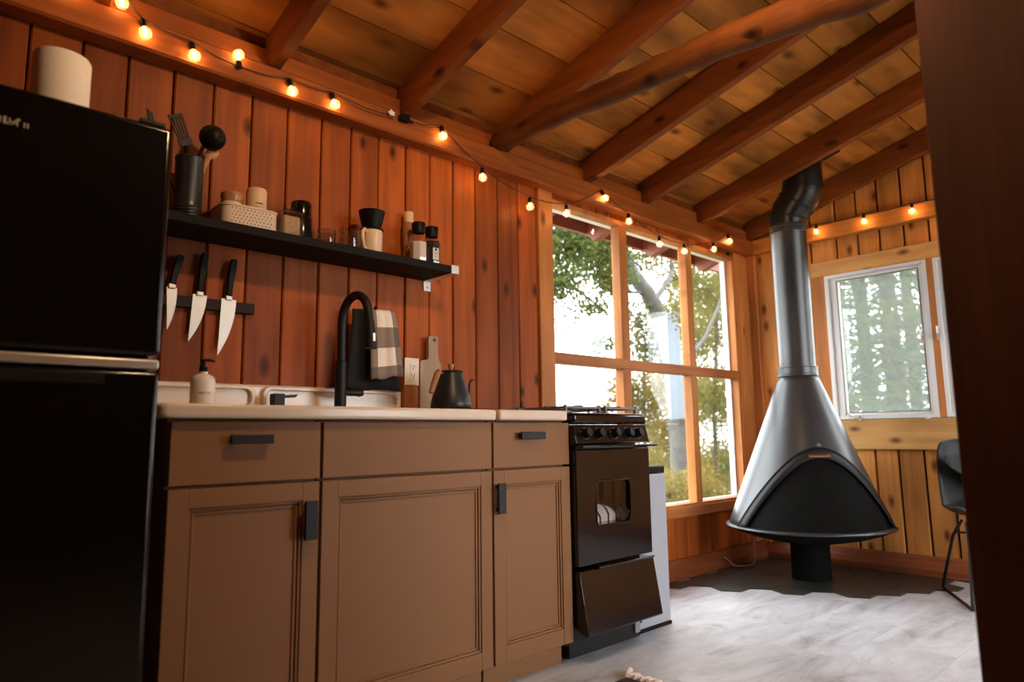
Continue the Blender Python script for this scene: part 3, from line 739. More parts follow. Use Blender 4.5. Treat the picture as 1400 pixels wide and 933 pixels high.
# slotted turner
t_ = uthing('slotted_turner', 'black slotted spatula standing in the utensil crock', 'spatula', (ux-.01, uy, ST+.022))
a = Vector((ux-.005, uy-.01, ST+.03)); b = Vector((.688, uy-.005, 1.775)); c = Vector((.645, uy-.005, 1.870))
obj('handle', MB().tube([a, b], [.006,.007], 8), MT['black'], t_, smooth=True)
dv = (c-b).normalized(); sd = Vector((dv.z, 0, -dv.x))
hd = MB()
Lh = (c-b).length
for k in range(5):
    o0 = -.020+.01*k
    q = [b+sd*(o0*.75)+dv*0, b+sd*(o0*.75+.0055)+dv*0, c+sd*(o0+.0065)-dv*.004*abs(k-2), c+sd*o0-dv*.004*abs(k-2)]
    hd.add([tuple(p+Vector((0,-.002,0))) for p in q]+[tuple(p+Vector((0,.002,0))) for p in q], [(0,1,2,3),(7,6,5,4),(0,4,5,1),(1,5,6,2),(2,6,7,3),(3,7,4,0)])
for t0, t1 in ((0,.22),(.88,1.0)):
    q = [b+sd*-.018+dv*Lh*t0, b+sd*.024+dv*Lh*t0, b+sd*.026+dv*Lh*t1, b+sd*-.02+dv*Lh*t1]
    hd.add([tuple(p+Vector((0,-.003,0))) for p in q]+[tuple(p+Vector((0,.003,0))) for p in q], [(0,1,2,3),(7,6,5,4),(0,4,5,1),(1,5,6,2),(2,6,7,3),(3,7,4,0)])
obj('blade', hd, MT['black'], t_, bev=.001)
# ladle
t_ = uthing('ladle', 'black ladle with a deep round bowl in the utensil crock', 'ladle', (ux+.01, uy, ST+.022))
obj('handle', MB().tube([(ux+.004,uy+.01,ST+.03),(ux+.025,uy,1.75),(.742,uy,1.79)], .006, 8), MT['black'], t_, smooth=True)
rot = Matrix.Rotation(math.radians(20), 3, 'Y') @ Matrix.Rotation(math.radians(-70), 3, 'X')
obj('bowl', MB().lathe([(0,-.030),(.020,-.026),(.034,-.014),(.041,.006),(.042,.018),(.039,.018),(.036,.006),(.03,-.01),(.018,-.021),(0,-.025)], (.767,uy-.02,1.822), 24, rot=rot), MT['black'], t_, smooth=True)
# wooden spoon
t_ = uthing('wooden_spoon', 'pale wooden spoon leaning in the utensil crock', 'spoon', (ux, uy-.01, ST+.022))
a, b = Vector((ux-.005,uy+.012,ST+.03)), Vector((.768, uy+.012, 1.775))
obj('handle', MB().tube([a, a.lerp(b,.7), b], [.006,.007,.010], 8), MT['spoon'], t_, smooth=True)
obj('bowl', MB().lathe([(0,-.03),(.010,-.024),(.017,-.008),(.018,.006),(.012,.02),(0,.026)], tuple(b+Vector((.008,0,.004))), 16, rot=Matrix.Rotation(math.radians(50),3,'Y'), sy=.45), MT['spoon'], t_, smooth=True)
# tongs tip
t_ = uthing('fish_slice', 'narrow black utensil tip rising over the fridge top', 'utensil', (ux-.02, uy, ST+.022))
p = at(203, 155, 'y', -.12)
obj('handle', MB().tube([(ux-.015,uy,ST+.03),(p[0]+.012,-.12,p[2]-.03)], .005, 8), MT['black'], t_, smooth=True)
obj('tip', MB().prism([(p[0]+.002,p[2]-.035),(p[0]+.02,p[2]-.035),(p[0]+.012,p[2]+.004),(p[0]-.006,p[2]+.014)], 'y', -.123, -.117), MT['black'], t_, bev=.001)

# perforated basket
bk = thing('perforated_basket', (.883, -.115, ST), 'small cream perforated tray holding a jar and a canister', 'basket')
x0, x1, y0, y1, z1 = .790, .977, -.175, -.04, ST+.068
shell = ring(MB(), 'z', ST+.001, z1, rrect(x0, x1, y0, y1, .03), rrect(x0+.003, x1-.003, y0+.003, y1-.003, .028))
ring(shell, 'z', z1-.004, z1+.002, rrect(x0-.003, x1+.003, y0-.003, y1+.003, .032), rrect(x0+.003, x1-.003, y0+.003, y1-.003, .028))
shell.prism(rrect(x0+.002, x1-.002, y0+.002, y1-.002, .028), 'z', ST+.0005, ST+.003)
obj('tray', shell, MT['basket'], bk, smooth=True)
ho = MB()
for r_ in range(5):
    for k in range(12):
        xx = x0+.028+.0125*k+(.006 if r_ % 2 else 0); zz = ST+.012+.011*r_
        if xx < x1-.022: ho.lathe([(0,0),(.0022,0),(.0022,.0012),(0,.0012)], (xx, y0+.0002, zz), 6, rot=Matrix.Rotation(math.pi/2,3,'X'))
tag(obj('perforation', ho, MT['slot'], bk), kind='stuff')
# jar with clip lid in the basket
jt = thing('clip_jar', (.838, -.11, ST+.003), 'small jar with a brown lid standing in the cream tray', 'jar')
lath('jar_body', [(0,0),(.03,0),(.032,.004),(.032,.085),(.029,.09),(0,.09)], (.838,-.11,ST+.003), MT['cream'], jt)
ld = lath('lid', [(.030,.088),(.033,.089),(.033,.099),(.035,.104),(.035,.116),(.03,.122),(0,.123)], (.838,-.11,ST+.003), plain('lid_tan', srgb(170,120,80), .25, noise=.2), jt)
ct_ = thing('canister', (.926, -.10, ST+.003), 'tall cream stoneware canister with faint print in the tray', 'canister')
lath('body', [(0,0),(.033,0),(.034,.003),(.034,.150),(.031,.157),(.026,.159),(0,.159)], (.926,-.10,ST+.003), MT['canister'], ct_, 36)
ta = math.atan2(CAM[1]+.10, CAM[0]-.926)
pm = MB()
for (da, zz, hh, wd) in ((.16,.098,.005,.016),(.55,.098,.005,.012),(.32,.088,.0015,.03)):
    for k in range(5):
        a0 = ta+da+(k/5-.5)*wd/.034; a1 = ta+da+((k+.75)/5-.5)*wd/.034
        pm.add([(.926+.0344*math.cos(q), -.10+.0344*math.sin(q), ST+.003+z_) for q, z_ in ((a0,zz),(a1,zz),(a1,zz+hh),(a0,zz+hh))], [(0,1,2,3)])
obj('print', pm, MT['ink'], ct_)

# plastic bag of something crumbly / tin
bgt = thing('storage_box', (1.025, -.145, ST), 'clear box of pale grains beside the black tumbler', 'box')
obj('contents', MB().box((.994,-.172,ST+.001),(1.056,-.118,ST+.072)), MT['oatbag'], bgt, bev=.008, segs=3)
obj('box', MB().frame('z', ST, ST+.085, (.988,1.062,-.178,-.112), (.990,1.060,-.176,-.114)), MT['jar'], bgt)
obj('lid', MB().box((.985,-.181,ST+.085),(1.065,-.110,ST+.092)), MT['jar'], bgt, bev=.002)
# black tumbler
tu = thing('black_tumbler', (1.098, -.085, ST), 'glossy black tumbler with a stepped lid on the shelf', 'tumbler')
lath('cup', [(0,0),(.040,0),(.041,.004),(.040,.10),(.036,.105),(0,.105)], (1.098,-.085,ST), MT['fridge'], tu)
lath('lid', [(0,.104),(.037,.104),(.037,.150),(.033,.157),(0,.157)], (1.098,-.085,ST), MT['fridge'], tu)
# hobnail glasses
def hobnail(name, label, cx, cy, r, h, handle_=False):
    t = thing(name, (cx, cy, ST), label, 'glass')
    lath('glass_body', [(0,0),(r*.92,0),(r*.95,.004),(r,h),(r-.003,h),(r*.9,.008),(0,.008)], (cx,cy,ST), MT['jar'], t)
    m = MB()
    for iz in range(int(h/.009)-1):
        for k in range(20):
            a = 2*math.pi*(k+(iz % 2)/2)/20; rr_ = r*(.955+.045*(iz*.009)/h)
            c = (cx+rr_*math.cos(a), cy+rr_*math.sin(a), ST+.012+.009*iz)
            m.lathe([(0,.003),(.003,.0),(0,-.003)], c, 5)
    tag(obj('hobnails', m, thin_glass('hobnail_glass', (.95,.92,.88,1), rough=.15, gain=9), t), kind='stuff')
    if handle_:
        a = math.radians(-60)
        obj('handle', MB().tube([(cx+r*math.cos(a), cy+r*math.sin(a), ST+h*.85),(cx+(r+.022)*math.cos(a), cy+(r+.022)*math.sin(a), ST+h*.75),(cx+(r+.024)*math.cos(a), cy+(r+.024)*math.sin(a), ST+h*.4),(cx+r*math.cos(a), cy+r*math.sin(a), ST+h*.2)], .004, 8), MT['jar'], t, smooth=True)
hobnail('hobnail_glass', 'low hobnail glass beside the black tumbler', 1.185, -.115, .034, .063)
hobnail('hobnail_glass', 'taller hobnail glass beside the cream mug', 1.283, -.11, .040, .085)
# cream mug and dripper
mg = thing('cream_mug', (1.380, -.105, ST), 'cream ceramic mug standing under the black coffee dripper', 'mug')
lath('cup', [(0,0),(.038,0),(.041,.004),(.042,.100),(.0395,.1005),(.038,.008),(0,.006)], (1.380,-.105,ST), MT['cream'], mg, 36)
obj('handle', MB().tube([(1.345,-.125,ST+.088),(1.328,-.140,ST+.092),(1.313,-.152,ST+.078),(1.312,-.153,ST+.05),(1.322,-.145,ST+.026),(1.347,-.124,ST+.018)], [.007,.0075,.0075,.007,.0065,.006], 10), MT['cream'], mg, smooth=True)
dp = thing('coffee_dripper', (1.380, -.105, ST+.101), 'black cone coffee dripper set on top of the cream mug', 'dripper')
lath('saucer', [(.02,0),(.046,0),(.047,.003),(.045,.006),(.02,.006)], (1.380,-.105,ST+.1012), MT['black'], dp)
lath('cone', [(.020,.004),(.034,.008),(.041,.03),(.050,.072),(.052,.077),(.0495,.077),(.038,.03),(.018,.008)], (1.380,-.105,ST+.1012), MT['black'], dp, 36)
# spice bottles at the end
def grinder(name, label, cx, cy, fill, lab):
    t = thing(name, (cx, cy, ST), label, 'grinder')
    ry = Matrix.Rotation(math.radians(20), 3, 'Z')
    lath('glass_body', [(0,0),(.036,0),(.037,.003),(.037,.105),(.034,.118),(.024,.128),(.022,.134),(0,.134)], (cx,cy,ST), MT['jar'], t, 8, rot=ry)
    lath('filling', [(0,.003),(.0345,.003),(.0345,.092 if fill == 'salt' else .112),(0,.096 if fill == 'salt' else .118)], (cx,cy,ST), MT[fill], t, 8, rot=ry)
    lath('cap', [(.022,.132),(.026,.133),(.029,.172),(.027,.176),(0,.176)], (cx,cy,ST), MT['black'], t, 10)
    if lab:
        ta = math.atan2(CAM[1]-cy, CAM[0]-cx)+.5
        m = MB(); m2 = MB()
        ux_, uy_ = -math.sin(ta), math.cos(ta)
        c = Vector((cx+.0365*math.cos(ta), cy+.0365*math.sin(ta), 0))
        q = lambda s, z: (c.x+ux_*s, c.y+uy_*s, ST+z)
        m.add([q(-.014,.03), q(.014,.03), q(.014,.08), q(-.014,.08)], [(0,1,2,3)])
        lo_ = obj('label', m, MT['label'], t)
        c = c*1.0 + Vector((math.cos(ta)*.0006, math.sin(ta)*.0006, 0))
        for z, wd, h in ((.068,.005,.010),(.058,.009,.002),(.05,.007,.0015),(.042,.008,.0015)):
            m2.add([q(-wd,z), q(wd,z), q(wd,z+h), q(-wd,z+h)], [(0,1,2,3)])
        obj('print', m2, MT['ink'], lo_)
grinder('salt_grinder', 'clear grinder of white salt with a black cap', 1.595, -.115, 'salt', False)
grinder('pepper_grinder', 'clear grinder of black peppercorns with a white label', 1.672, -.10, 'pepper', True)
pm_ = thing('pepper_mill', (1.597, -.035, ST), 'slim wooden mill with a pale top behind the salt', 'mill')
lath('body', [(0,0),(.026,0),(.027,.01),(.021,.08),(.024,.14),(.025,.185),(.021,.196),(0,.196)], (1.600,-.035,ST), MT['handlewood'], pm_)
lath('top', [(0,.195),(.019,.195),(.020,.20),(.021,.238),(.018,.243),(0,.243)], (1.600,-.035,ST), MT['cream'], pm_)

# ------------------------------------------------------------------ knife rack and knives
kr_ = tag(obj('knife_rack', MB().box((.62,-.022,1.265),(.967,-.002,1.302)), plain('rack_dark_wood', (.022,.012,.008,1), .6, noise=.3, spec=.2), bev=.002), 'dark magnetic knife rack on the plank wall', 'knife rack')
def knife(label, heel, tip, hnd, wdt, mat=MT['steel']):
    # heel: left/right top of the blade in px, tip px, handle end px, all on the plane of the rack face
    P = lambda q: Vector(at(q[0], q[1], 'y', -.0245))
    hl, hr = P(heel[0]), P(heel[1]); tp_ = P(tip); he = P(hnd)
    t = thing('chef_knife', (tp_.x, -.0245, tp_.z), label, 'knife', 'chef knives on the magnetic rack')
    n = 10; L_ = []; R_ = []
    for k in range(n+1):
        s = k/n
        l = hl.lerp(tp_, s); L_.append(l)
        wd_ = (hr-hl).length*(1-s**2.2)*(1)
        R_.append(l + (hr-hl).normalized()*max(wd_, .0004))
    poly = L_ + R_[::-1]
    v = [(p.x, -.0255, p.z) for p in poly] + [(p.x, -.0235, p.z) for p in poly]
    m = MB(); f = []
    for k in range(n):
        f += [(k, k+1, 2*n+1-k-1, 2*n+1-k), ]
    N2 = len(poly)
    f += [tuple(i+N2 for i in reversed(q)) for q in list(f)]
    f += [(i, (i+1) % N2, (i+1) % N2+N2, i+N2) for i in range(N2)]
    m.add(v, f)
    obj('blade', m, mat, t)
    mid = hl.lerp(hr, .45); ax = (he-mid); up = ax.normalized()
    bo = MB().box((mid.x-.010,-.031,mid.z-.004),(mid.x+.012,-.019,mid.z+.012)); obj('bolster', bo, MT['steel'], t, bev=.002)
    sd_ = Vector((up.z,0,-up.x)); st = mid+up*.01
    q = []
    for s, a_, b_ in ((0,-.009,.010),(.15,-.010,.009),(.5,-.011,.010),(.85,-.010,.013),(1,-.006,.012)):
        c_ = st.lerp(he, s); q.append((c_+sd_*a_, c_+sd_*b_))
    poly = [a_ for a_, b_ in q]+[b_ for a_, b_ in q][::-1]
    mm = MB().prism([(p.x,p.z) for p in poly], 'y', -.034, -.016); obj('handle', mm, MT['black'], t, bev=.003)
knife('short chef knife closest to the fridge edge', ((228,392),(242,394)), (228,451), (246,349), .05)
knife('middle chef knife of the three on the rack', ((264,402),(283,405)), (257,467), (280,346), .05)
knife('longest chef knife, nearest the free end of the rack', ((303,408),(323,411)), (297,486), (319,355), .05)

# ------------------------------------------------------------------ hook, towels, outlet, board, kettle
hk = thing('towel_hook', (1.40, -.002, 1.30), 'black wall hook carrying the towels behind the faucet', 'hook')
obj('plate', MB().box((1.385,-.008,1.28),(1.415,-.001,1.335)), MT['matblack'], hk, bev=.002)
obj('arm', MB().tube([(1.40,-.006,1.325),(1.40,-.05,1.322),(1.40,-.10,1.318),(1.40,-.115,1.33)], .006, 8), MT['matblack'], hk, smooth=True)
def cloth(name, mb_px, y0, amp, mat, label, cat, phase=0, th=.004, rows=16, cols_=14):
    """hanging cloth: quad in px (tl, tr, br, bl) on the plane y0, with folds in depth"""
    tl, tr, br, bl = [Vector(at(p[0], p[1], 'y', y0)) for p in mb_px]
    v = []; f = []; uvs = []
    for i in range(rows+1):
        t = i/rows
        for j in range(cols_+1):
            s = j/cols_
            p = tl.lerp(tr, s).lerp(bl.lerp(br, s), t)
            d = amp*(.35+.65*t)*math.sin(s*9+phase+.6*t) + .4*amp*math.sin(s*21+phase)
            bul = .03*math.sin(math.pi*min(1, s))*(1-t)*.5
            top_ = -.012*math.exp(-t*8)
            v.append((p.x, p.y-d-bul+top_*-1, p.z + (.004*math.sin(s*11+phase) if i == rows else 0))); uvs.append((s, 1-t))
    for i in range(rows):
        for j in range(cols_):
            k = i*(cols_+1)+j; f.append((k, k+cols_+1, k+cols_+2, k+1))
    c = np.array(v); org = np.array(((c[:,0].min()+c[:,0].max())/2, (c[:,1].min()+c[:,1].max())/2, c[:,2].min()))
    me = bpy.data.meshes.new(name); me.from_pydata([tuple(np.array(p)-org) for p in v], [], f)
    ul = me.uv_layers.new(name='UVMap')
    for lp in me.loops: ul.data[lp.index].uv = uvs[lp.vertex_index]
    me.polygons.foreach_set('use_smooth', [True]*len(me.polygons)); me.materials.append(mat)
    o = bpy.data.objects.new(name, me); COL.objects.link(o); o.location = tuple(org); WLOC[o.name] = org
    so = o.modifiers.new('thickness', 'SOLIDIFY'); so.thickness = th; so.offset = 0
    tag(o, label, cat); return o
cloth('black_towel', ((483,422),(520,424),(550,535),(470,531)), -.075, .008, MT['blackcloth'], 'black cloth hanging behind the plaid towel', 'towel', 1.0)
pt_ = cloth('plaid_towel', ((506,423),(541,426),(552,514),(506,520)), -.125, .006, MT['plaid'], 'cream and grey plaid towel hanging beside the faucet', 'towel', .3)
# outlet
ob_ = thing('wall_outlet', (1.632, -.02, .935), 'ivory double outlet on a brown wooden block by the cutting board', 'outlet')
p0 = at(553, 487, 'y', -.045); p1 = at(572, 558, 'y', -.045)
OX0_, OX1_ = p0[0], at(572, 488, 'y', -.045)[0]
obj('block', MB().box((OX0_, -.045, .93), (OX1_, -.004, 1.152)), MT['blockwood'], ob_, bev=.003)
zc0 = at(562, 527, 'y', -.048)[2]
pl_ = obj('cover_plate', MB().box((OX0_-.001, -.049, zc0), (OX1_+.001, -.045, 1.153)), MT['outlet'], ob_, bev=.002)
xm = (OX0_+OX1_)/2+.004; zm = (zc0+1.153)/2
so_ = obj('socket_face', MB().box((xm-.015, -.051, zm-.035), (xm+.015, -.0485, zm+.035)), MT['outlet'], pl_, bev=.001)
sl = MB()
for dz in (.018, -.018):
    sl.box((xm-.008,-.0515,zm+dz),(xm-.0055,-.0508,zm+dz+.009)); sl.box((xm+.0055,-.0515,zm+dz),(xm+.008,-.0508,zm+dz+.009)); sl.box((xm-.0025,-.0515,zm+dz-.008),(xm+.0025,-.0508,zm+dz-.003))
obj('slots', sl, MT['slot'], so_)
# cutting board leaning on the wall
bx_ = lambda px, py: at(px, py, 'y', -.030)
c0 = bx_(573, 497)[0]; c1 = bx_(602, 497)[0]; h0 = bx_(584.5, 462)[0]; h1 = bx_(598, 462)[0]; zt_ = bx_(590, 460)[2]; zb_ = bx_(590, 494)[2]
SZT = SZ1+.0012
poly = [(c0, SZT), (c1, SZT), (c1, zb_-.012), (c1-.01, zb_), (h1+.004, zb_+.006), (h1, zb_+.02), (h1, zt_-.006), (h1-.006, zt_), (h0+.006, zt_), (h0, zt_-.006), (h0, zb_+.015), (h0-.004, zb_+.004), (c0+.008, zb_), (c0, zb_-.008)]
cb = thing('cutting_board', ((c0+c1)/2, -.03, SZT), 'narrow pale wooden cutting board with a handle, propped against the wall', 'cutting board')
obj('board', MB().prism(poly, 'y', -.038, -.020), MT['boardwood'], cb, bev=.002)
hp = bx_(592.5, 465.5); obj('hanging_hole', MB().lathe([(0,0),(.008,0),(.008,.001),(0,.001)], (hp[0], -.0378, hp[2]), 12, rot=Matrix.Rotation(math.pi/2,3,'X')), MT['slot'], cb)
# kettle
kx, ky = 1.668, -.235
kt = thing('gooseneck_kettle', (kx, ky, SZ1+.001), 'matte black gooseneck kettle with wooden handle and knob', 'kettle')
KZ = SZ1+.001
lath('base_plate', [(0,0),(.085,0),(.087,.004),(.085,.014),(.07,.018),(0,.018)], (kx,ky,KZ), MT['matblack'], kt, 36)
kb = plain('kettle_black', (.02,.02,.02,1), .38, .3)
lath('body', [(0,.019),(.078,.019),(.081,.024),(.079,.04),(.072,.07),(.060,.105),(.050,.135),(.046,.152),(.044,.158),(0,.158)], (kx,ky,KZ), kb, kt, 40)
ldk = lath('lid', [(.0465,.157),(.048,.160),(.045,.165),(.02,.168),(0,.169)], (kx,ky,KZ), kb, kt, 36)
lath('knob', [(0,.167),(.008,.168),(.0085,.175),(.013,.186),(.0125,.191),(0,.193)], (kx,ky,KZ), MT['handlewood'], ldk, 20)
kd = Vector((1, .15, 0)).normalized()
hb = [Vector((kx,ky,KZ+.152))-kd*.045, Vector((kx,ky,KZ+.156))-kd*.062]
obj('handle_bracket', MB().tube([hb[0], hb[1], Vector((kx,ky,KZ+.158))-kd*.078], .004, 8), MT['steel'], kt, smooth=True)
obj('handle', MB().tube([Vector((kx,ky,KZ+.161))-kd*.064, Vector((kx,ky,KZ+.150))-kd*.076, Vector((kx,ky,KZ+.11))-kd*.095, Vector((kx,ky,KZ+.075))-kd*.110], [.011,.0125,.012,.010], 12), MT['handlewood'], kt, smooth=True)
sp2 = [Vector((kx,ky,KZ+.05))+kd*.070, Vector((kx,ky,KZ+.05))+kd*.090, Vector((kx,ky,KZ+.065))+kd*.102, Vector((kx,ky,KZ+.09))+kd*.106, Vector((kx,ky,KZ+.12))+kd*.110, Vector((kx,ky,KZ+.135))+kd*.120, Vector((kx,ky,KZ+.137))+kd*.131]
obj('spout', MB().tube(sp2, [.007,.0065,.006,.0055,.005,.0045,.004], 10), kb, kt, smooth=True)
lath('dial', [(0,0),(.012,0),(.012,.022),(.008,.026),(0,.026)], (kx-.098,ky-.02,KZ), MT['black'], kt, 16)

# ------------------------------------------------------------------ stove
SX0, SX1, SYF = 1.963, 2.425, -.600
sv = thing('gas_stove', (2.19, -.31, 0), 'narrow black gas stove with five knobs next to the cabinets', 'stove')
BYF = -.545
body = MB()
OC = (2.03, 2.41, .46, .70)     # oven cavity
body.box((SX0, -.04, .06), (SX1, -.02, .87)); body.box((SX0, BYF, .06), (OC[0], -.04, .87)); body.box((OC[1], BYF, .06), (SX1, -.04, .87))
body.box((OC[0], BYF, .06), (OC[1], -.04, OC[2])); body.box((OC[0], BYF, OC[3]), (OC[1], -.04, .87)); 
obj('body', body, MT['stove'], sv)
obj('cooktop', MB().box((SX0-.004, -.612, .873), (SX1-.008, -.02, .918)), MT['stove'], sv, bev=.012, segs=3)
obj('control_panel', MB().prism([(-.602,.872),(-.622,.800),(-.55,.795),(-.55,.872)], 'x', SX0-.004, SX1-.002), MT['stove'], sv, bev=.004)
for px in (804, 822, 844, 862, 875):
    p = at(px, 590, 'y', -.628)
    rot = Matrix.Rotation(math.radians(90-14), 3, 'X')
    k = obj('knob', MB().lathe([(0,-.002),(.021,-.002),(.021,.004),(.018,.008),(.0175,.024),(.015,.027),(0,.027)], (p[0], -.612, .838), 24, rot=rot), MT['black'], sv, smooth=True)
    obj('bezel', MB().lathe([(.0215,-.003),(.0235,-.003),(.0235,.002),(.0215,.002),(.0215,-.003)], (p[0], -.612, .838), 24, rot=rot), MT['chrome'], k, smooth=True)
wn = (2.078, 2.287, .490, .655)
dm = MB(); ring(dm, 'y', SYF-.012, BYF-.002, rrect(SX0+.002, SX1, .350, .776, .004), rrect(wn[0], wn[1], wn[2], wn[3], .018))
od = obj('oven_door', dm, MT['stove'], sv, bev=.003)
wr_ = MB(); ring(wr_, 'y', SYF-.0145, SYF-.004, rrect(wn[0]-.006, wn[1]+.006, wn[2]-.006, wn[3]+.006, .022), rrect(wn[0]+.002, wn[1]-.002, wn[2]+.002, wn[3]-.002, .016))
obj('window_bezel', wr_, MT['stove'], od, bev=.002)
obj('oven_window', MB().box((wn[0], SYF-.004, wn[2]), (wn[1], SYF-.001, wn[3])), MT['stoveglass'], od)
obj('door_handle', MB().prism([(SYF-.012,.776),(SYF-.052,.784),(SYF-.055,.794),(SYF-.012,.792)], 'x', SX0-.003, SX1+.006), MT['stove'], od, bev=.003)
obj('broiler_drawer', MB().prism([(SYF-.012,.334),(SYF-.050,.112),(SYF-.038,.106),(BYF,.15),(BYF,.334)], 'x', SX0+.004, SX1+.004), MT['stove'], sv, bev=.004)
obj('drawer_pull', MB().prism([(SYF-.012,.328),(SYF-.030,.334),(SYF-.030,.342),(SYF-.012,.340)], 'x', SX0+.10, SX1-.012), MT['stove'], sv, bev=.002)
obj('kick_plate', MB().box((SX0+.015, -.545, .012), (SX1-.02, -.50, .115)), MT['matblack'], sv)
p = at(875, 868, 'y', -.55)
obj('latch_plate', MB().box((2.366,-.556,.030),(2.398,-.545,.082)), MT['cable'], sv, bev=.003)
for fx_ in (SX0+.05, SX1-.05):
    for fy_ in (-.50, -.10): lath('foot', [(0,0),(.014,0),(.014,.03),(0,.03)], (fx_,fy_,0), MT['steel'], sv, 12)
for cx_, cy_ in ((2.07,-.45),(2.31,-.45),(2.07,-.19),(2.31,-.19)):
    lath('burner', [(0,.918),(.04,.918),(.04,.926),(.03,.932),(0,.933)], (cx_,cy_,0), MT['matblack'], sv, 20)
    g = MB()
    g.frame('z', .935, .945, (cx_-.105,cx_+.105,cy_-.115,cy_+.115), (cx_-.095,cx_+.095,cy_-.105,cy_+.105))
    for a in range(4):
        c_, s_ = [(1,0),(0,1),(-1,0),(0,-1)][a]
        g.box((cx_+min(c_*.03,c_*.10)-.004*abs(s_), cy_+min(s_*.03,s_*.11)-.004*abs(c_), .935), (cx_+max(c_*.03,c_*.10)+.004*abs(s_), cy_+max(s_*.03,s_*.11)+.004*abs(c_), .950))
    for sx_ in (-1,1):
        for sy_ in (-1,1): g.box((cx_+sx_*.1-.006, cy_+sy_*.11-.006, .917), (cx_+sx_*.1+.006, cy_+sy_*.11+.006, .95))
    obj('grate', g, plain('grate_iron', (.16,.14,.12,1), .45, .4), sv, bev=.002)
# striped white form modelled behind the oven window
def strip_mat():
    m, nt, b = newmat('striped_white'); L = nt.links
    tc = N(nt, 'ShaderNodeTexCoord'); wv = N(nt, 'ShaderNodeTexWave', wave_type='BANDS', bands_direction='X'); wv.inputs['Scale'].default_value = 6.0; wv.inputs['Distortion'].default_value = 1.2; wv.inputs['Phase Offset'].default_value = 2.6
    L.new(tc.outputs['Object'], wv.inputs['Vector'])
    cr = N(nt, 'ShaderNodeValToRGB'); e = cr.color_ramp.elements; e[0].position = .82; e[0].color = srgb(236,232,226); e[1].position = .9; e[1].color = srgb(60,58,58)
    L.new(wv.outputs['Fac'], cr.inputs[0]); L.new(cr.outputs[0], b.inputs['Base Color']); b.inputs['Roughness'].default_value = .95
    return m
tw = MB(); nx, ny = 16, 8
x0, x1, y0, y1 = 2.070, 2.385, -.5430, -.43
vv = []; ff = []
for i in range(nx+1):
    for j in range(ny+1):
        s, t = i/nx, j/ny
        z = OC[2]+.004 + .085*(math.sin(math.pi*min(1,max(0,s)))**.45)*(math.sin(math.pi*(.08+.84*t))**.4) + .006*math.sin(s*13+t*4)
        vv.append((x0+(x1-x0)*s, y0+(y1-y0)*t, z))
for i in range(nx):
    for j in range(ny): k = i*(ny+1)+j; ff.append((k, k+ny+1, k+ny+2, k+1))
nb = len(vv); vv += [(p[0], p[1], OC[2]+.002) for p in vv[:nb]]
edge = [i*(ny+1) for i in range(nx+1)] + [nx*(ny+1)+j for j in range(1, ny+1)] + [i*(ny+1)+ny for i in range(nx-1, -1, -1)] + [j for j in range(ny-1, 0, -1)]
for a, b in zip(edge, edge[1:]+edge[:1]): ff.append((a, b, b+nb, a+nb))
tw.add(vv, ff)
tag(obj('striped_form', tw, strip_mat(), smooth=True), 'white form with dark stripes behind the oven window', 'towel')

# ------------------------------------------------------------------ slim bin
bn = thing('waste_bin', (2.575, -.31, 0), 'slim white metal bin with black rim between stove and window wall', 'bin')
BX0, BX1, BYB = 2.45, 2.690, -.505
obj('body', MB().box((BX0, BYB, .014), (BX1, -.10, .655)), MT['bin'], bn, bev=.004)
obj('lid', MB().box((BX0, BYB, .657), (BX1, -.10, .690)), MT['black'], bn, bev=.006)
obj('base', MB().box((BX0-.002, BYB-.003, 0), (BX1+.002, -.098, .014)), MT['black'], bn)
# ------------------------------------------------------------------ cone fireplace
QX, QY = 4.02, -.55
fp = thing('cone_fireplace', (QX, QY, .0065), 'black steel cone fireplace with an arched opening and a tall flue', 'fireplace')
lath('pedestal', [(0,.0065),(.106,.0065),(.106,.20),(.112,.235),(0,.235)], (QX,QY,0), MT['soot'], fp, 32)
lath('bowl', [(0,.205),(.11,.215),(.22,.225),(.32,.248),(.40,.275),(.435,.293),(.445,.300),(.44,.304),(.40,.30),(.2,.29),(0,.29)], (QX,QY,0), MT['soot'], fp, 56)
ZR, ZN, RR, RN = .302, 1.165, .437, .104
VA = math.atan2(CAM[1]-QY, CAM[0]-QX)           # direction to where one stands
OA = VA + math.radians(16); PH0 = math.radians(71); TA = .50
def rad(t): return RR + (RN-RR)*t
def PH(t): return PH0*(max(0, 1-(t/TA)**1.15))**.5 if t < TA else 0
rows_ = [TA*(1-math.cos(math.pi/2*k/16)) if False else TA*math.sin(math.pi/2*k/18) for k in range(19)] + [TA+(1-TA)*k/10 for k in range(1, 11)]
nc = 72; v = []; f = []
for t in rows_:
    ph = PH(t)
    for k in range(nc+1):
        a = OA + ph + (2*math.pi-2*ph)*k/nc
        v.append((QX+rad(t)*math.cos(a), QY+rad(t)*math.sin(a), ZR+(ZN-ZR)*t))
for i in range(len(rows_)-1):
    for k in range(nc): q = i*(nc+1)+k; f.append((q, q+1, q+nc+2, q+nc+1))
hood = obj('hood', MB().add(v, f), MT['stovepipe'], fp, smooth=False, fix=False)
bm_ = bmesh.new(); bm_.from_mesh(hood.data); bmesh.ops.remove_doubles(bm_, verts=bm_.verts, dist=1e-4)
for fc in bm_.faces: fc.smooth = True
bm_.to_mesh(hood.data); bm_.free()
so = hood.modifiers.new('thickness', 'SOLIDIFY'); so.thickness = .004; so.offset = 0
lath('rim_lip', [(.432,.296),(.450,.297),(.455,.303),(.446,.309),(.432,.312)], (QX,QY,0), MT['stovepipe'], fp, 64)
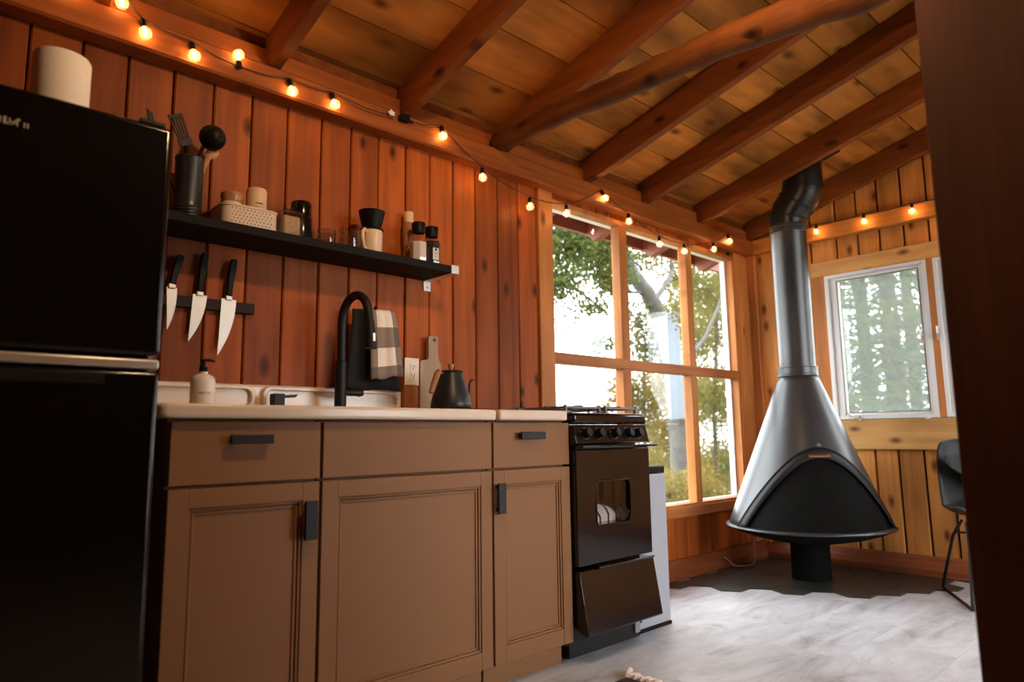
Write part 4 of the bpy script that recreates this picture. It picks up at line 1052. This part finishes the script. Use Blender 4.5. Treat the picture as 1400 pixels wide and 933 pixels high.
# band round the opening, screen inside
def strip(inset0, inset1, dr, n=24):
    v = []; f = []
    cur = []
    for k in range(n+1): cur.append(TA*math.sin(math.pi/2*k/n))
    def pt(t, sgn, ins):
        tt = t*(1-ins); ph = PH0*(1-ins)*(max(0, 1-(t/TA)**1.15))**.5*sgn
        r_ = rad(tt)+dr; a = OA+ph
        return (QX+r_*math.cos(a), QY+r_*math.sin(a), ZR+(ZN-ZR)*tt)
    seq = [(t, -1) for t in cur] + [(t, 1) for t in cur[::-1][1:]]
    for t, sg in seq: v.append(pt(t, sg, inset0)); v.append(pt(t, sg, inset1))
    for i in range(len(seq)-1): f.append((2*i, 2*i+1, 2*i+3, 2*i+2))
    return MB().add(v, f)
bnd = obj('opening_band', strip(-.035, .10, .003), plain('band_black', (.014,.014,.014,1), .5, 0, spec=.25), fp, smooth=True, fix=False)
so = bnd.modifiers.new('thickness', 'SOLIDIFY'); so.thickness = .006; so.offset = 0
edge_ = MB(); e_ = strip(-.035, .10, .006); edge_.tube([e_.v[i] for i in range(0, len(e_.v), 2)], .004, 6)
obj('opening_edge', edge_, MT['matblack'], bnd, smooth=True)
v = []; f = []
n1, n2 = 18, 30
for i in range(n1+1):
    t = TA*.97*math.sin(math.pi/2*i/n1); ph = PH0*.98*(max(0, 1-(t/(TA*.97))**1.15))**.5
    for k in range(n2+1):
        a = OA-ph+2*ph*k/n2; r_ = rad(t)-.014
        v.append((QX+r_*math.cos(a), QY+r_*math.sin(a), ZR+(ZN-ZR)*t))
for i in range(n1):
    for k in range(n2): q = i*(n2+1)+k; f.append((q, q+1, q+n2+2, q+n2+1))
scr = obj('fire_screen', MB().add(v, f), MT['soot'], fp, smooth=True, fix=False)
ta_ = TA*.955
hp = []
for k in range(9):
    a = OA + math.radians(-11+22*k/8); r_ = rad(ta_)+.012; hp.append((QX+r_*math.cos(a), QY+r_*math.sin(a), ZR+(ZN-ZR)*ta_-.012))
obj('screen_handle', MB().tube(hp, .008, 8), MT['copper'], scr, smooth=True)
# flue
lath('flue_collar', [(.1055,1.155),(.112,1.158),(.113,1.170),(.111,1.172),(.111,1.205),(.113,1.207),(.113,1.212),(.103,1.214)], (QX,QY,0), MT['stovepipe'], fp, 40)
ft = 2.075
prof = [(.101,1.16),(.101,ft-.05)]
for z in (ft-.045, ft-.028, ft-.011): prof += [(.1015,z-.004),(.106,z),(.1015,z+.004)]
prof += [(.101,ft+.01)]
lath('flue_pipe', prof, (QX,QY,0), MT['stovepipe'], fp, 40)
el = MB()
P0 = Vector((QX,QY,ft)); cc = [P0, P0+Vector((0,0,.05)), P0+Vector((.006,-.022,.095)), P0+Vector((.014,-.055,.135)), P0+Vector((.02,-.085,.175)), P0+Vector((.022,-.098,.22)), P0+Vector((.022,-.10,.30)), P0+Vector((.022,-.10,.40))]
el.tube(cc, [.104,.109,.113,.114,.114,.115,.113,.113], 32)
obj('flue_elbow', el, plain('flue_black', (.012,.012,.012,1), .35, .2), fp, smooth=True)
for i, rr_ in ((1,.114),(3,.119),(5,.120)):
    d = (cc[i+1]-cc[i-1]).normalized(); obj('seam_ring', MB().tube([cc[i]-d*.006, cc[i]+d*.006], rr_, 32), MT['matblack'], fp, smooth=True)
zc_ = lambda yy: ceilz(yy)-.002
yc = QY-.10; xc_ = QX+.022
obj('ceiling_flange', MB().prism([(yc+.17, zc_(yc+.17)-.006), (yc+.17, zc_(yc+.17)), (yc-.17, zc_(yc-.17)), (yc-.17, zc_(yc-.17)-.006)], 'x', xc_-.10, xc_+.17), MT['matblack'], fp)
# bit of cable by the baseboard
cpts = [at(px, py, 'z', .012) for px, py in ((1012,768),(1022,766),(1034,765),(1042,760))]
cpts = [(3.93,-.055,.075), (3.97,-.06,.05), (4.0,-.075,.02), (4.05,-.10,.013), (4.12,-.13,.015), (4.17,-.13,.04), (4.20,-.115,.10), (4.22,-.10,.16)]
cb_ = tag(obj('power_cable', MB().tube(cpts, .0045, 8), MT['cable'], smooth=True), 'thin grey cable curling from the baseboard behind the fireplace', 'cable')

# ------------------------------------------------------------------ chair with a dark cloth
ch = thing('shell_chair', (4.13, -1.50, 0), 'black moulded shell chair on a thin sled frame by the far window', 'chair')
fwd = Vector((-.88, -.475, 0)).normalized(); rgt = Vector((-fwd.y, fwd.x, 0))      # rgt: towards the fireplace side is -
if rgt.y < 0: rgt = -rgt
A_ = Vector((4.262, -1.144, 0)); B_ = Vector((3.80, -1.389, 0))
mid = A_.lerp(B_, .5) - rgt*.23
def CP(fo, si, z): p = mid + fwd*fo + rgt*si; return (p.x, p.y, z)
half = .262
for sg in (1, -1):
    s_ = sg*.23
    pts = [CP(.02, s_*.80, .385), CP(-.10, s_*.86, .30), CP(-half+.015, s_, .03), CP(-half, s_, .010), CP(-half+.02, s_, .0075), CP(0, s_, .0075), CP(half-.02, s_, .0075), CP(half, s_, .010), CP(half-.01, s_, .03), CP(.17, s_*.86, .28), CP(.10, s_*.80, .385)]
    obj('sled_leg', MB().tube(pts, .0075, 10), MT['matblack'], ch, smooth=True)
obj('cross_bar', MB().tube([CP(-.08, -.19, .315), CP(-.08, .19, .315)], .006, 8), MT['matblack'], ch, smooth=True)
prof = [(.24,.405),(.20,.418),(.10,.412),(0,.400),(-.10,.392),(-.165,.402),(-.205,.435),(-.225,.50),(-.238,.58),(-.252,.68),(-.266,.76),(-.275,.792)]
v = []; f = []; nw = 12
for i, (fo, z) in enumerate(prof):
    back = i > 5
    for k in range(nw+1):
        s = -1+2*k/nw; hw = .225 if i < 9 else .225-.02*(i-9)
        cup = abs(s)**3
        v.append(CP(fo + (.055*cup if back else 0), s*hw, z + (.045*cup if not back else (-.02*cup if i == len(prof)-1 else 0))))
for i in range(len(prof)-1):
    for k in range(nw): q = i*(nw+1)+k; f.append((q, q+1, q+nw+2, q+nw+1))
shl = obj('shell', MB().add(v, f), MT['chair'], ch, smooth=True, fix=False)
so = shl.modifiers.new('thickness', 'SOLIDIFY'); so.thickness = .016; so.offset = 0
sbd = shl.modifiers.new('subdivision', 'SUBSURF'); sbd.levels = 1; sbd.render_levels = 1
# cloth slung across the shell
v = []; f = []; n1, n2 = 10, 12
for i in range(n1+1):
    t = i/n1
    for k in range(n2+1):
        s = k/n2
        si = .205 - .36*s; fo = -.165 + .035*t + .09*t*t*s + .045*abs(si/.225)**3
        z = .70 - .012*s + (-.24*t)*(.12+.88*s**.8) + .008*math.sin(9*s+4*t) 
        v.append(CP(fo+.010*math.sin(7*s+3*t), si, z))
for i in range(n1):
    for k in range(n2): q = i*(n2+1)+k; f.append((q, q+1, q+n2+2, q+n2+1))
dc = obj('draped_cloth', MB().add(v, f), MT['greycloth'], None, smooth=True, fix=False)
so = dc.modifiers.new('thickness', 'SOLIDIFY'); so.thickness = .006
tag(dc, 'charcoal cloth slung across the inside of the black chair', 'cloth')

# ------------------------------------------------------------------ rug corner with fringe
rg = thing('fringed_rug', (1.95, -1.15, 0), 'dark woven rug with a pale tasselled fringe in front of the stove', 'rug')
obj('weave', MB().box((1.15, -1.50, 0.0005), (1.985, -.80, .009)), MT['rugdark'], rg, bev=.003)
tsl = None
fm = MB()
for k in range(26):
    yy = -.805-.027*k; L_ = .055+random.uniform(-.012,.012)
    pts = [(1.984, yy, .006), (1.995, yy+random.uniform(-.003,.003), .012), (1.984+L_*.7, yy+random.uniform(-.01,.01), .009), (1.984+L_, yy+random.uniform(-.014,.014), .006)]
    obj('tassel', MB().tube(pts, [.004,.0075,.006,.005], 6), MT['fringe'], rg, smooth=True)
obj('tassel', MB().tube([(1.98,-.803,.008),(2.01,-.785,.014),(2.035,-.777,.014),(2.05,-.770,.009)], [.005,.009,.012,.008], 8), MT['fringe'], rg, smooth=True)

# ------------------------------------------------------------------ string lights
def bulb(parent, pos, dirv):
    """socket at pos, globe along dirv"""
    d = Vector(dirv).normalized(); rot = Vector((0,0,1)).rotation_difference(d).to_matrix(); p = Vector(pos)
    sk_ = obj('socket', MB().lathe([(0,-.006),(.009,-.006),(.0095,.0),(.0095,.016),(.008,.019),(0,.019)], p, 14, rot=rot), MT['black'], parent, smooth=True)
    prof = [(.0075,.018),(.008,.022)]
    for k in range(1, 12):
        a = math.radians(-62+152*k/11); prof.append((max(.0002,.0195*math.cos(a)), .0395+.0195*math.sin(a)))
    gb = obj('globe', MB().lathe(prof, p, 20, rot=rot), MT['bulb'], sk_, smooth=True)
    fl = obj('filament', MB().lathe([(0,.024),(.0042,.028),(.0042,.048),(0,.052)], p, 8, rot=rot), MT['filament'], sk_, smooth=True)
    return p, p+d*.04
YP = -.088
def P_(px, py, y=YP): return Vector(at(px, py, 'y', y))
def strand(label, items, lead, plane='y'):
    pos = []
    for it in items:
        px, py, d = it[:3]; wall = it[3] if len(it) > 3 else 'k'
        c = Vector(at(px, py, 'y', YP)) if wall == 'k' else Vector(at(px, py, 'x', XF-.09))
        dv = Vector(d).normalized(); pos.append((c - dv*.0395, dv))
    b0 = pos[0][0]
    t = thing('string_lights', tuple(b0), label, 'string lights', 'bulb strings along the wall beam')
    path = [Vector(q) for q in lead[0]]
    for i, (s, dv) in enumerate(pos):
        bulb(t, s, dv)
        a = s + Vector((0,0,.008)) - dv*.006
        if path:
            pr0 = path[-1]; L_ = (a-pr0).length
            for k in (1,2,3):
                q = pr0.lerp(a, k/4); sag = .045*L_*math.sin(math.pi*k/4)
                path.append(q - Vector((0,0,sag)))
        path.append(a)
    for q in lead[1]:
        path.append(Vector(q))
    obj('cord', MB().tube(path, .0026, 6), MT['cord'], t, smooth=True)
    return t
DN = (.25, -.2, -1)
strand('bulb string on the beam above the fridge and shelf', [(32,-60,DN),(100,-20,DN),(167,4,DN),(199,45,DN),(266,76,DN),(326,75,(-.2,-.25,1)),(400,125,DN),(458,143,DN)], ([(-.4,-.085,2.13)], [P_(500,148), P_(540,160)]))
strand('bulb string hanging from the beam past the window and round the corner', [(606,186,(.1,-.2,-1)),(660,243,(0,-.1,-1)),(725,283,(0,-.1,-1)),(775,292,(0,-.1,-1)),(828,271,(.5,-.3,-1)),(860,303,(0,-.1,-1)),(902,334,(0,-.1,-1)),(936,344,(0,-.1,-1)),(976,341,(.0,-.1,-1)),(998,330,(.1,-.2,-1)),(1116,317,(-.1,0,-1),'f'),(1181,303,(-.1,0,-1),'f'),(1247,289,(-.1,0,-1),'f'),(1330,270,(-.1,0,-1),'f')], ([P_(545,160), P_(575,170)], [Vector((XF-.08,-2.2,2.16))]))
# shaded pendant lamp over the near end of the kitchen, above the frame
lx, ly, lz = 1.15, -1.65, 2.34
pl2 = thing('pendant_lamp', (lx, ly, lz), 'shaded pendant lamp hanging in front of the kitchen cabinets', 'lamp')
lath('shade', [(.03,.16),(.035,.15),(.17,.06),(.167,.06),(.03,.145)], (lx,ly,lz), MT['matblack'], pl2, 32)
lath('lamp_bulb', [(0,.005),(.025,.010),(.043,.03),(.050,.055),(.043,.08),(.02,.11),(0,.115)], (lx,ly,lz), emit('lamp_bulb_glow', (1,.64,.34,1), LAMP_E), pl2, 16)
obj('cord', MB().tube([(lx,ly,lz+.16),(lx,ly,ceilz(ly)-.003)], .004, 8), MT['cord'], pl2)

# plug cluster and star tag where the strings meet
pc = P_(553, 162)
pg = thing('string_plug', tuple(pc), 'black plug joint of the bulb strings with a pale star tag', 'plug')
obj('plug', MB().box((pc.x-.022, -.098, pc.z-.012), (pc.x+.022, -.072, pc.z+.012)).tube([(pc.x+.02,-.085,pc.z),(pc.x+.045,-.085,pc.z-.004)], .006), MT['black'], pg, bev=.003)
sc_ = P_(536, 155)
poly = []
for k in range(10):
    r_ = .019 if k % 2 == 0 else .012; a = math.pi/2+.15+math.pi*k/5; poly.append((sc_.x+r_*math.cos(a), sc_.z+r_*math.sin(a)))
obj('star_tag', MB().prism(poly, 'y', -.087, -.083), MT['label'], pg)

# ------------------------------------------------------------------ outdoors
GZ = -.9
gr = obj('ground', MB().box((-25, -30, GZ-.2), (45, 40, GZ)), MT['soil']); tag(gr, 'leaf strewn ground outside the cabin', None, None, 'structure')
LEAFK = 2.3
def leaves(name, blobs, mat, parent, size=.055, flat=.6):
    vs_ = []; size = size*.80
    for (c, r_, n) in blobs:
        n = int(n*LEAFK)
        c = np.array(c); r_ = np.array(r_ if np.ndim(r_) else (r_,)*3)
        d = RNG.normal(size=(n,3)); d /= np.linalg.norm(d, axis=1)[:,None]
        rad_ = RNG.random(n)**(1/2.2)
        cl = c + d*rad_[:,None]*r_
        # clump: pull towards random twig centres
        tw_ = c + RNG.normal(size=(max(4, n//26), 3))*r_*.5
        idx = RNG.integers(0, len(tw_), n); k = RNG.random(n)[:,None]*.55
        cl = cl*(1-k) + (tw_[idx]+RNG.normal(size=(n,3))*size*1.6)*k
        u = RNG.normal(size=(n,3)); u /= np.linalg.norm(u, axis=1)[:,None]
        w_ = RNG.normal(size=(n,3)); w_ -= (w_*u).sum(1)[:,None]*u; w_ /= np.linalg.norm(w_, axis=1)[:,None]
        s = size*RNG.uniform(.6,1.3,n)[:,None]
        q = np.stack([cl-u*s*.6, cl+w_*s*.36, cl+u*s*.6, cl-w_*s*.36], 1)
        vs_.append(q.reshape(-1,3))
    V = np.concatenate(vs_); org = WLOC[parent.name]; n = len(V)//4
    me = bpy.data.meshes.new(name)
    me.vertices.add(len(V)); me.vertices.foreach_set('co', (V-org).ravel())
    me.loops.add(len(V)); me.loops.foreach_set('vertex_index', np.arange(len(V)))
    me.polygons.add(n); me.polygons.foreach_set('loop_start', np.arange(0, len(V), 4)); me.polygons.foreach_set('loop_total', np.full(n, 4))
    me.update(); me.validate(); me.materials.append(mat)
    o = bpy.data.objects.new(name, me); COL.objects.link(o); o.parent = parent; o['kind'] = 'stuff'
    return o
def wob(pts, rs, n=4, amp=.02):
    out = []; ro = []
    for i in range(len(pts)-1):
        for j in range(n):
            t = j/n; p = Vector(pts[i]).lerp(Vector(pts[i+1]), t); out.append(p+Vector((random.uniform(-amp,amp),random.uniform(-amp,amp),0))); ro.append(rs[i]*(1-t)+rs[i+1]*t)
    return out+[Vector(pts[-1])], ro+[rs[-1]]
def tree(name, label, Y, trunk, trad, branches, blobs, lmat, bark='bark', size=.055):
    """trunk / branches / blobs given as picture directions on the plane y = Y, where the tree stands"""
    T = [Vector(at(px, py, 'y', Y)) for px, py in trunk]
    base = T[-1]; T.append(Vector((base.x+.05, Y, GZ)))
    t = thing(name, (T[-1].x, Y, GZ), label, 'tree', 'trees beyond the kitchen window')
    rr_ = [trad*(.55+.5*i/(len(T)-1)) for i in range(len(T))]
    a, b = wob(T, rr_, 4, trad*.08); obj('trunk', MB().tube(a, b, 12), MT[bark], t, smooth=True)
    for br_, r0 in branches:
        Q = [Vector(at(p[0], p[1], 'y', Y+(p[2] if len(p) > 2 else 0))) for p in br_]
        a, b = wob(Q, [r0*(1-.7*i/(len(Q)-1)) for i in range(len(Q))], 4, .015)
        obj('branch', MB().tube(a, b, 8), MT[bark], t, smooth=True)
    leaves('foliage', [(at(px, py, 'y', Y+dy), r_, n) for px, py, dy, r_, n in blobs], MT[lmat], t, size)
    return t
tree('broadleaf_tree', 'green leafed tree whose branch crosses the first upper pane', 3.2,
     [(690,250),(700,400),(705,560)], .12,
     [([(700,360),(760,375),(800,405),(850,445)], .035), ([(700,300),(770,320),(840,330),(880,370)], .04), ([(720,330),(770,345),(800,330)], .02)],
     [(775,330,0,(.55,.5,.45),1500),(820,345,.2,(.6,.5,.4),1500),(765,385,0,(.4,.4,.35),700),(835,380,0,(.45,.4,.3),700),(800,310,.3,(.8,.5,.3),1000),(810,420,0,(.35,.3,.15),160),(825,470,0,(.3,.3,.2),140),(780,430,0,(.5,.3,.25),60)], 'leafgreen', size=.06)
tree('birch_tree', 'thick grey trunk leaning behind the middle panes', 3.6,
     [(845,330),(862,372),(885,400),(903,432),(915,490),(926,560),(931,630),(936,690)], .17,
     [([(893,415),(920,370),(915,330)], .05), ([(905,440),(935,420),(940,350)], .045), ([(920,520),(965,460),(985,410),(1005,395)], .045), ([(885,400),(850,400),(820,420)], .03)],
     [(880,350,.2,(.8,.5,.4),800),(930,375,.4,(.7,.5,.5),900),(872,440,.2,(.4,.4,.5),650),(965,400,.3,(.6,.5,.6),800),(885,480,.3,(.5,.4,.35),600),(945,470,.3,(.5,.4,.5),600),(930,420,-.5,(.4,.2,.4),160)], 'leafmix', size=.055)
tree('young_maple', 'golden leafed sapling between stove and middle mullion', 4.4,
     [(882,470),(880,560),(884,650)], .035,
     [([(882,540),(850,520),(835,505)], .015), ([(881,580),(905,550),(920,540)], .015), ([(881,560),(855,545),(820,550)], .012)],
     [(875,550,0,(.7,.5,.8),1700),(915,590,.3,(.8,.5,.8),1700),(900,530,.5,(.8,.4,.5),900),(850,530,0,(.45,.4,.35),420),(890,650,.2,(.7,.5,.5),1100),(830,555,0,(.3,.3,.2),140)], 'leafgold', 'barkdark', size=.055)
tree('alder_tree', 'olive leafed slim tree filling the right hand panes', 5.0,
     [(985,330),(980,450),(976,560),(980,660)], .05,
     [([(980,450),(960,420),(950,380)], .02), ([(978,520),(1000,490),(1010,460)], .02), ([(978,560),(960,540),(950,530)], .015)],
     [(985,390,0,(.9,.7,.9),1900),(965,460,.3,(.9,.6,.9),1600),(980,550,0,(1.1,.6,.9),2300),(985,640,.2,(.9,.7,.8),1800),(1005,520,.4,(.7,.6,.9),900)], 'leafmix', 'barkdark', size=.06)
tree('poplar_tree', 'distant yellowing tree seen between the trunk and the mullion', 8.0,
     [(950,330),(945,480),(948,650)], .09,
     [([(946,480),(920,440),(905,410)], .03), ([(946,520),(970,480),(985,450)], .03)],
     [(930,430,0,(1.2,1,1.2),1700),(950,540,0,(1.6,1,1.2),2600),(900,620,.3,(1.2,1,1.2),2200),(970,640,.3,(1.6,1,1.2),2600),(990,430,.2,(1.4,1,1.4),1800)], 'leafgold', 'barkdark', size=.085)
tree('shrub', 'low ochre bush under the middle panes', 2.2,
     [(918,660),(916,690)], .02, [([(917,675),(930,660),(940,650)], .008), ([(917,680),(900,665),(895,655)], .008)],
     [(915,675,0,(.5,.4,.35),900),(960,670,.2,(.5,.4,.35),700)], 'leafgold', 'barkdark', size=.045)
# flat pale shape placed in front of the leaning trunk
q = [Vector(at(px, py, 'y', 3.36)) for px, py in ((893,436),(928,428),(932,500),(940,572),(917,574),(909,505))]
sm = MB(); sm.add([tuple(p) for p in q]+[(p.x, p.y+.02, p.z) for p in q], [(0,1,2,5),(5,2,3,4),(11,8,7,6),(10,9,8,11)]+[(i,(i+1)%6,(i+1)%6+6,i+6) for i in range(6)])
ps = obj('pale_shape', sm, MT['sheet']); tag(ps, 'pale blue grey flat shape in front of the leaning grey trunk', 'sheet')

def spruce(label, X, px, H, spread, nb, seed):
    rg_ = np.random.default_rng(seed)
    b = at(px, 560, 'x', X); base = (X, b[1], GZ)
    t = thing('spruce_tree', base, label, 'tree', 'spruces beyond the far window')
    obj('trunk', MB().tube([(X, b[1], GZ), (X+.03, b[1]+.02, GZ+H*.5), (X, b[1], GZ+H)], [.14,.09,.01], 10), MT['barkdark'], t, smooth=True)
    Vs = []
    for i in range(nb):
        h = H*(.06+.92*rg_.random()**1.15); L_ = (H-h)/H*spread*rg_.uniform(.7,1.15)+.25; az = rg_.random()*2*np.pi
        d = np.array([np.cos(az), np.sin(az), 0]); sd = np.array([-np.sin(az), np.cos(az), 0])
        m = int(10+L_*14)
        s = rg_.random(m)**.75; drop = -.28*s*L_+.12*(s**2)*L_
        o0 = np.array(base)+np.array([0,0,h])+d*(s*L_)[:,None]+np.array([0,0,1])*drop[:,None]
        ln = (.07+.10*(1-s))*rg_.uniform(.7,1.2,m); sg = rg_.choice([-1,1], m)
        u = d*rg_.uniform(.3,.9,m)[:,None]+sd*(sg*rg_.uniform(.3,1,m))[:,None]+np.array([0,0,-1])*rg_.uniform(.05,.6,m)[:,None]; u /= np.linalg.norm(u,axis=1)[:,None]
        w_ = np.cross(u, rg_.normal(size=(m,3))); w_ /= np.linalg.norm(w_,axis=1)[:,None]
        wd = (.016*rg_.uniform(.6,1.3,m))[:,None]
        Vs.append(np.stack([o0-w_*wd*.5, o0+u*ln[:,None]*.5-w_*wd, o0+u*ln[:,None]*1.1, o0+u*ln[:,None]*.5+w_*wd],1).reshape(-1,3))
    V = np.concatenate(Vs); n = len(V)//4; me = bpy.data.meshes.new('needles')
    me.vertices.add(len(V)); me.vertices.foreach_set('co', (V-np.array(base)).ravel()); me.loops.add(len(V)); me.loops.foreach_set('vertex_index', np.arange(len(V)))
    me.polygons.add(n); me.polygons.foreach_set('loop_start', np.arange(0,len(V),4)); me.polygons.foreach_set('loop_total', np.full(n,4)); me.update(); me.validate(); me.materials.append(MT['needle'])
    o = bpy.data.objects.new('needles', me); COL.objects.link(o); o.parent = t; o['kind'] = 'stuff'
spruce('nearest dark spruce beside the left edge of the casement', 8.2, 1152, 7.5, 1.7, 420, 1)
spruce('spruce with a bare trunk low down in the casement view', 9.5, 1228, 8.5, 1.6, 420, 2)
spruce('spruce behind the pair in the casement view', 12.0, 1190, 9.5, 2.0, 420, 3)
spruce('spruce seen through the narrow second casement', 10.5, 1290, 9.0, 1.9, 420, 4)
spruce('far spruce closing the gap at the back', 15.0, 1255, 11, 2.4, 420, 5)
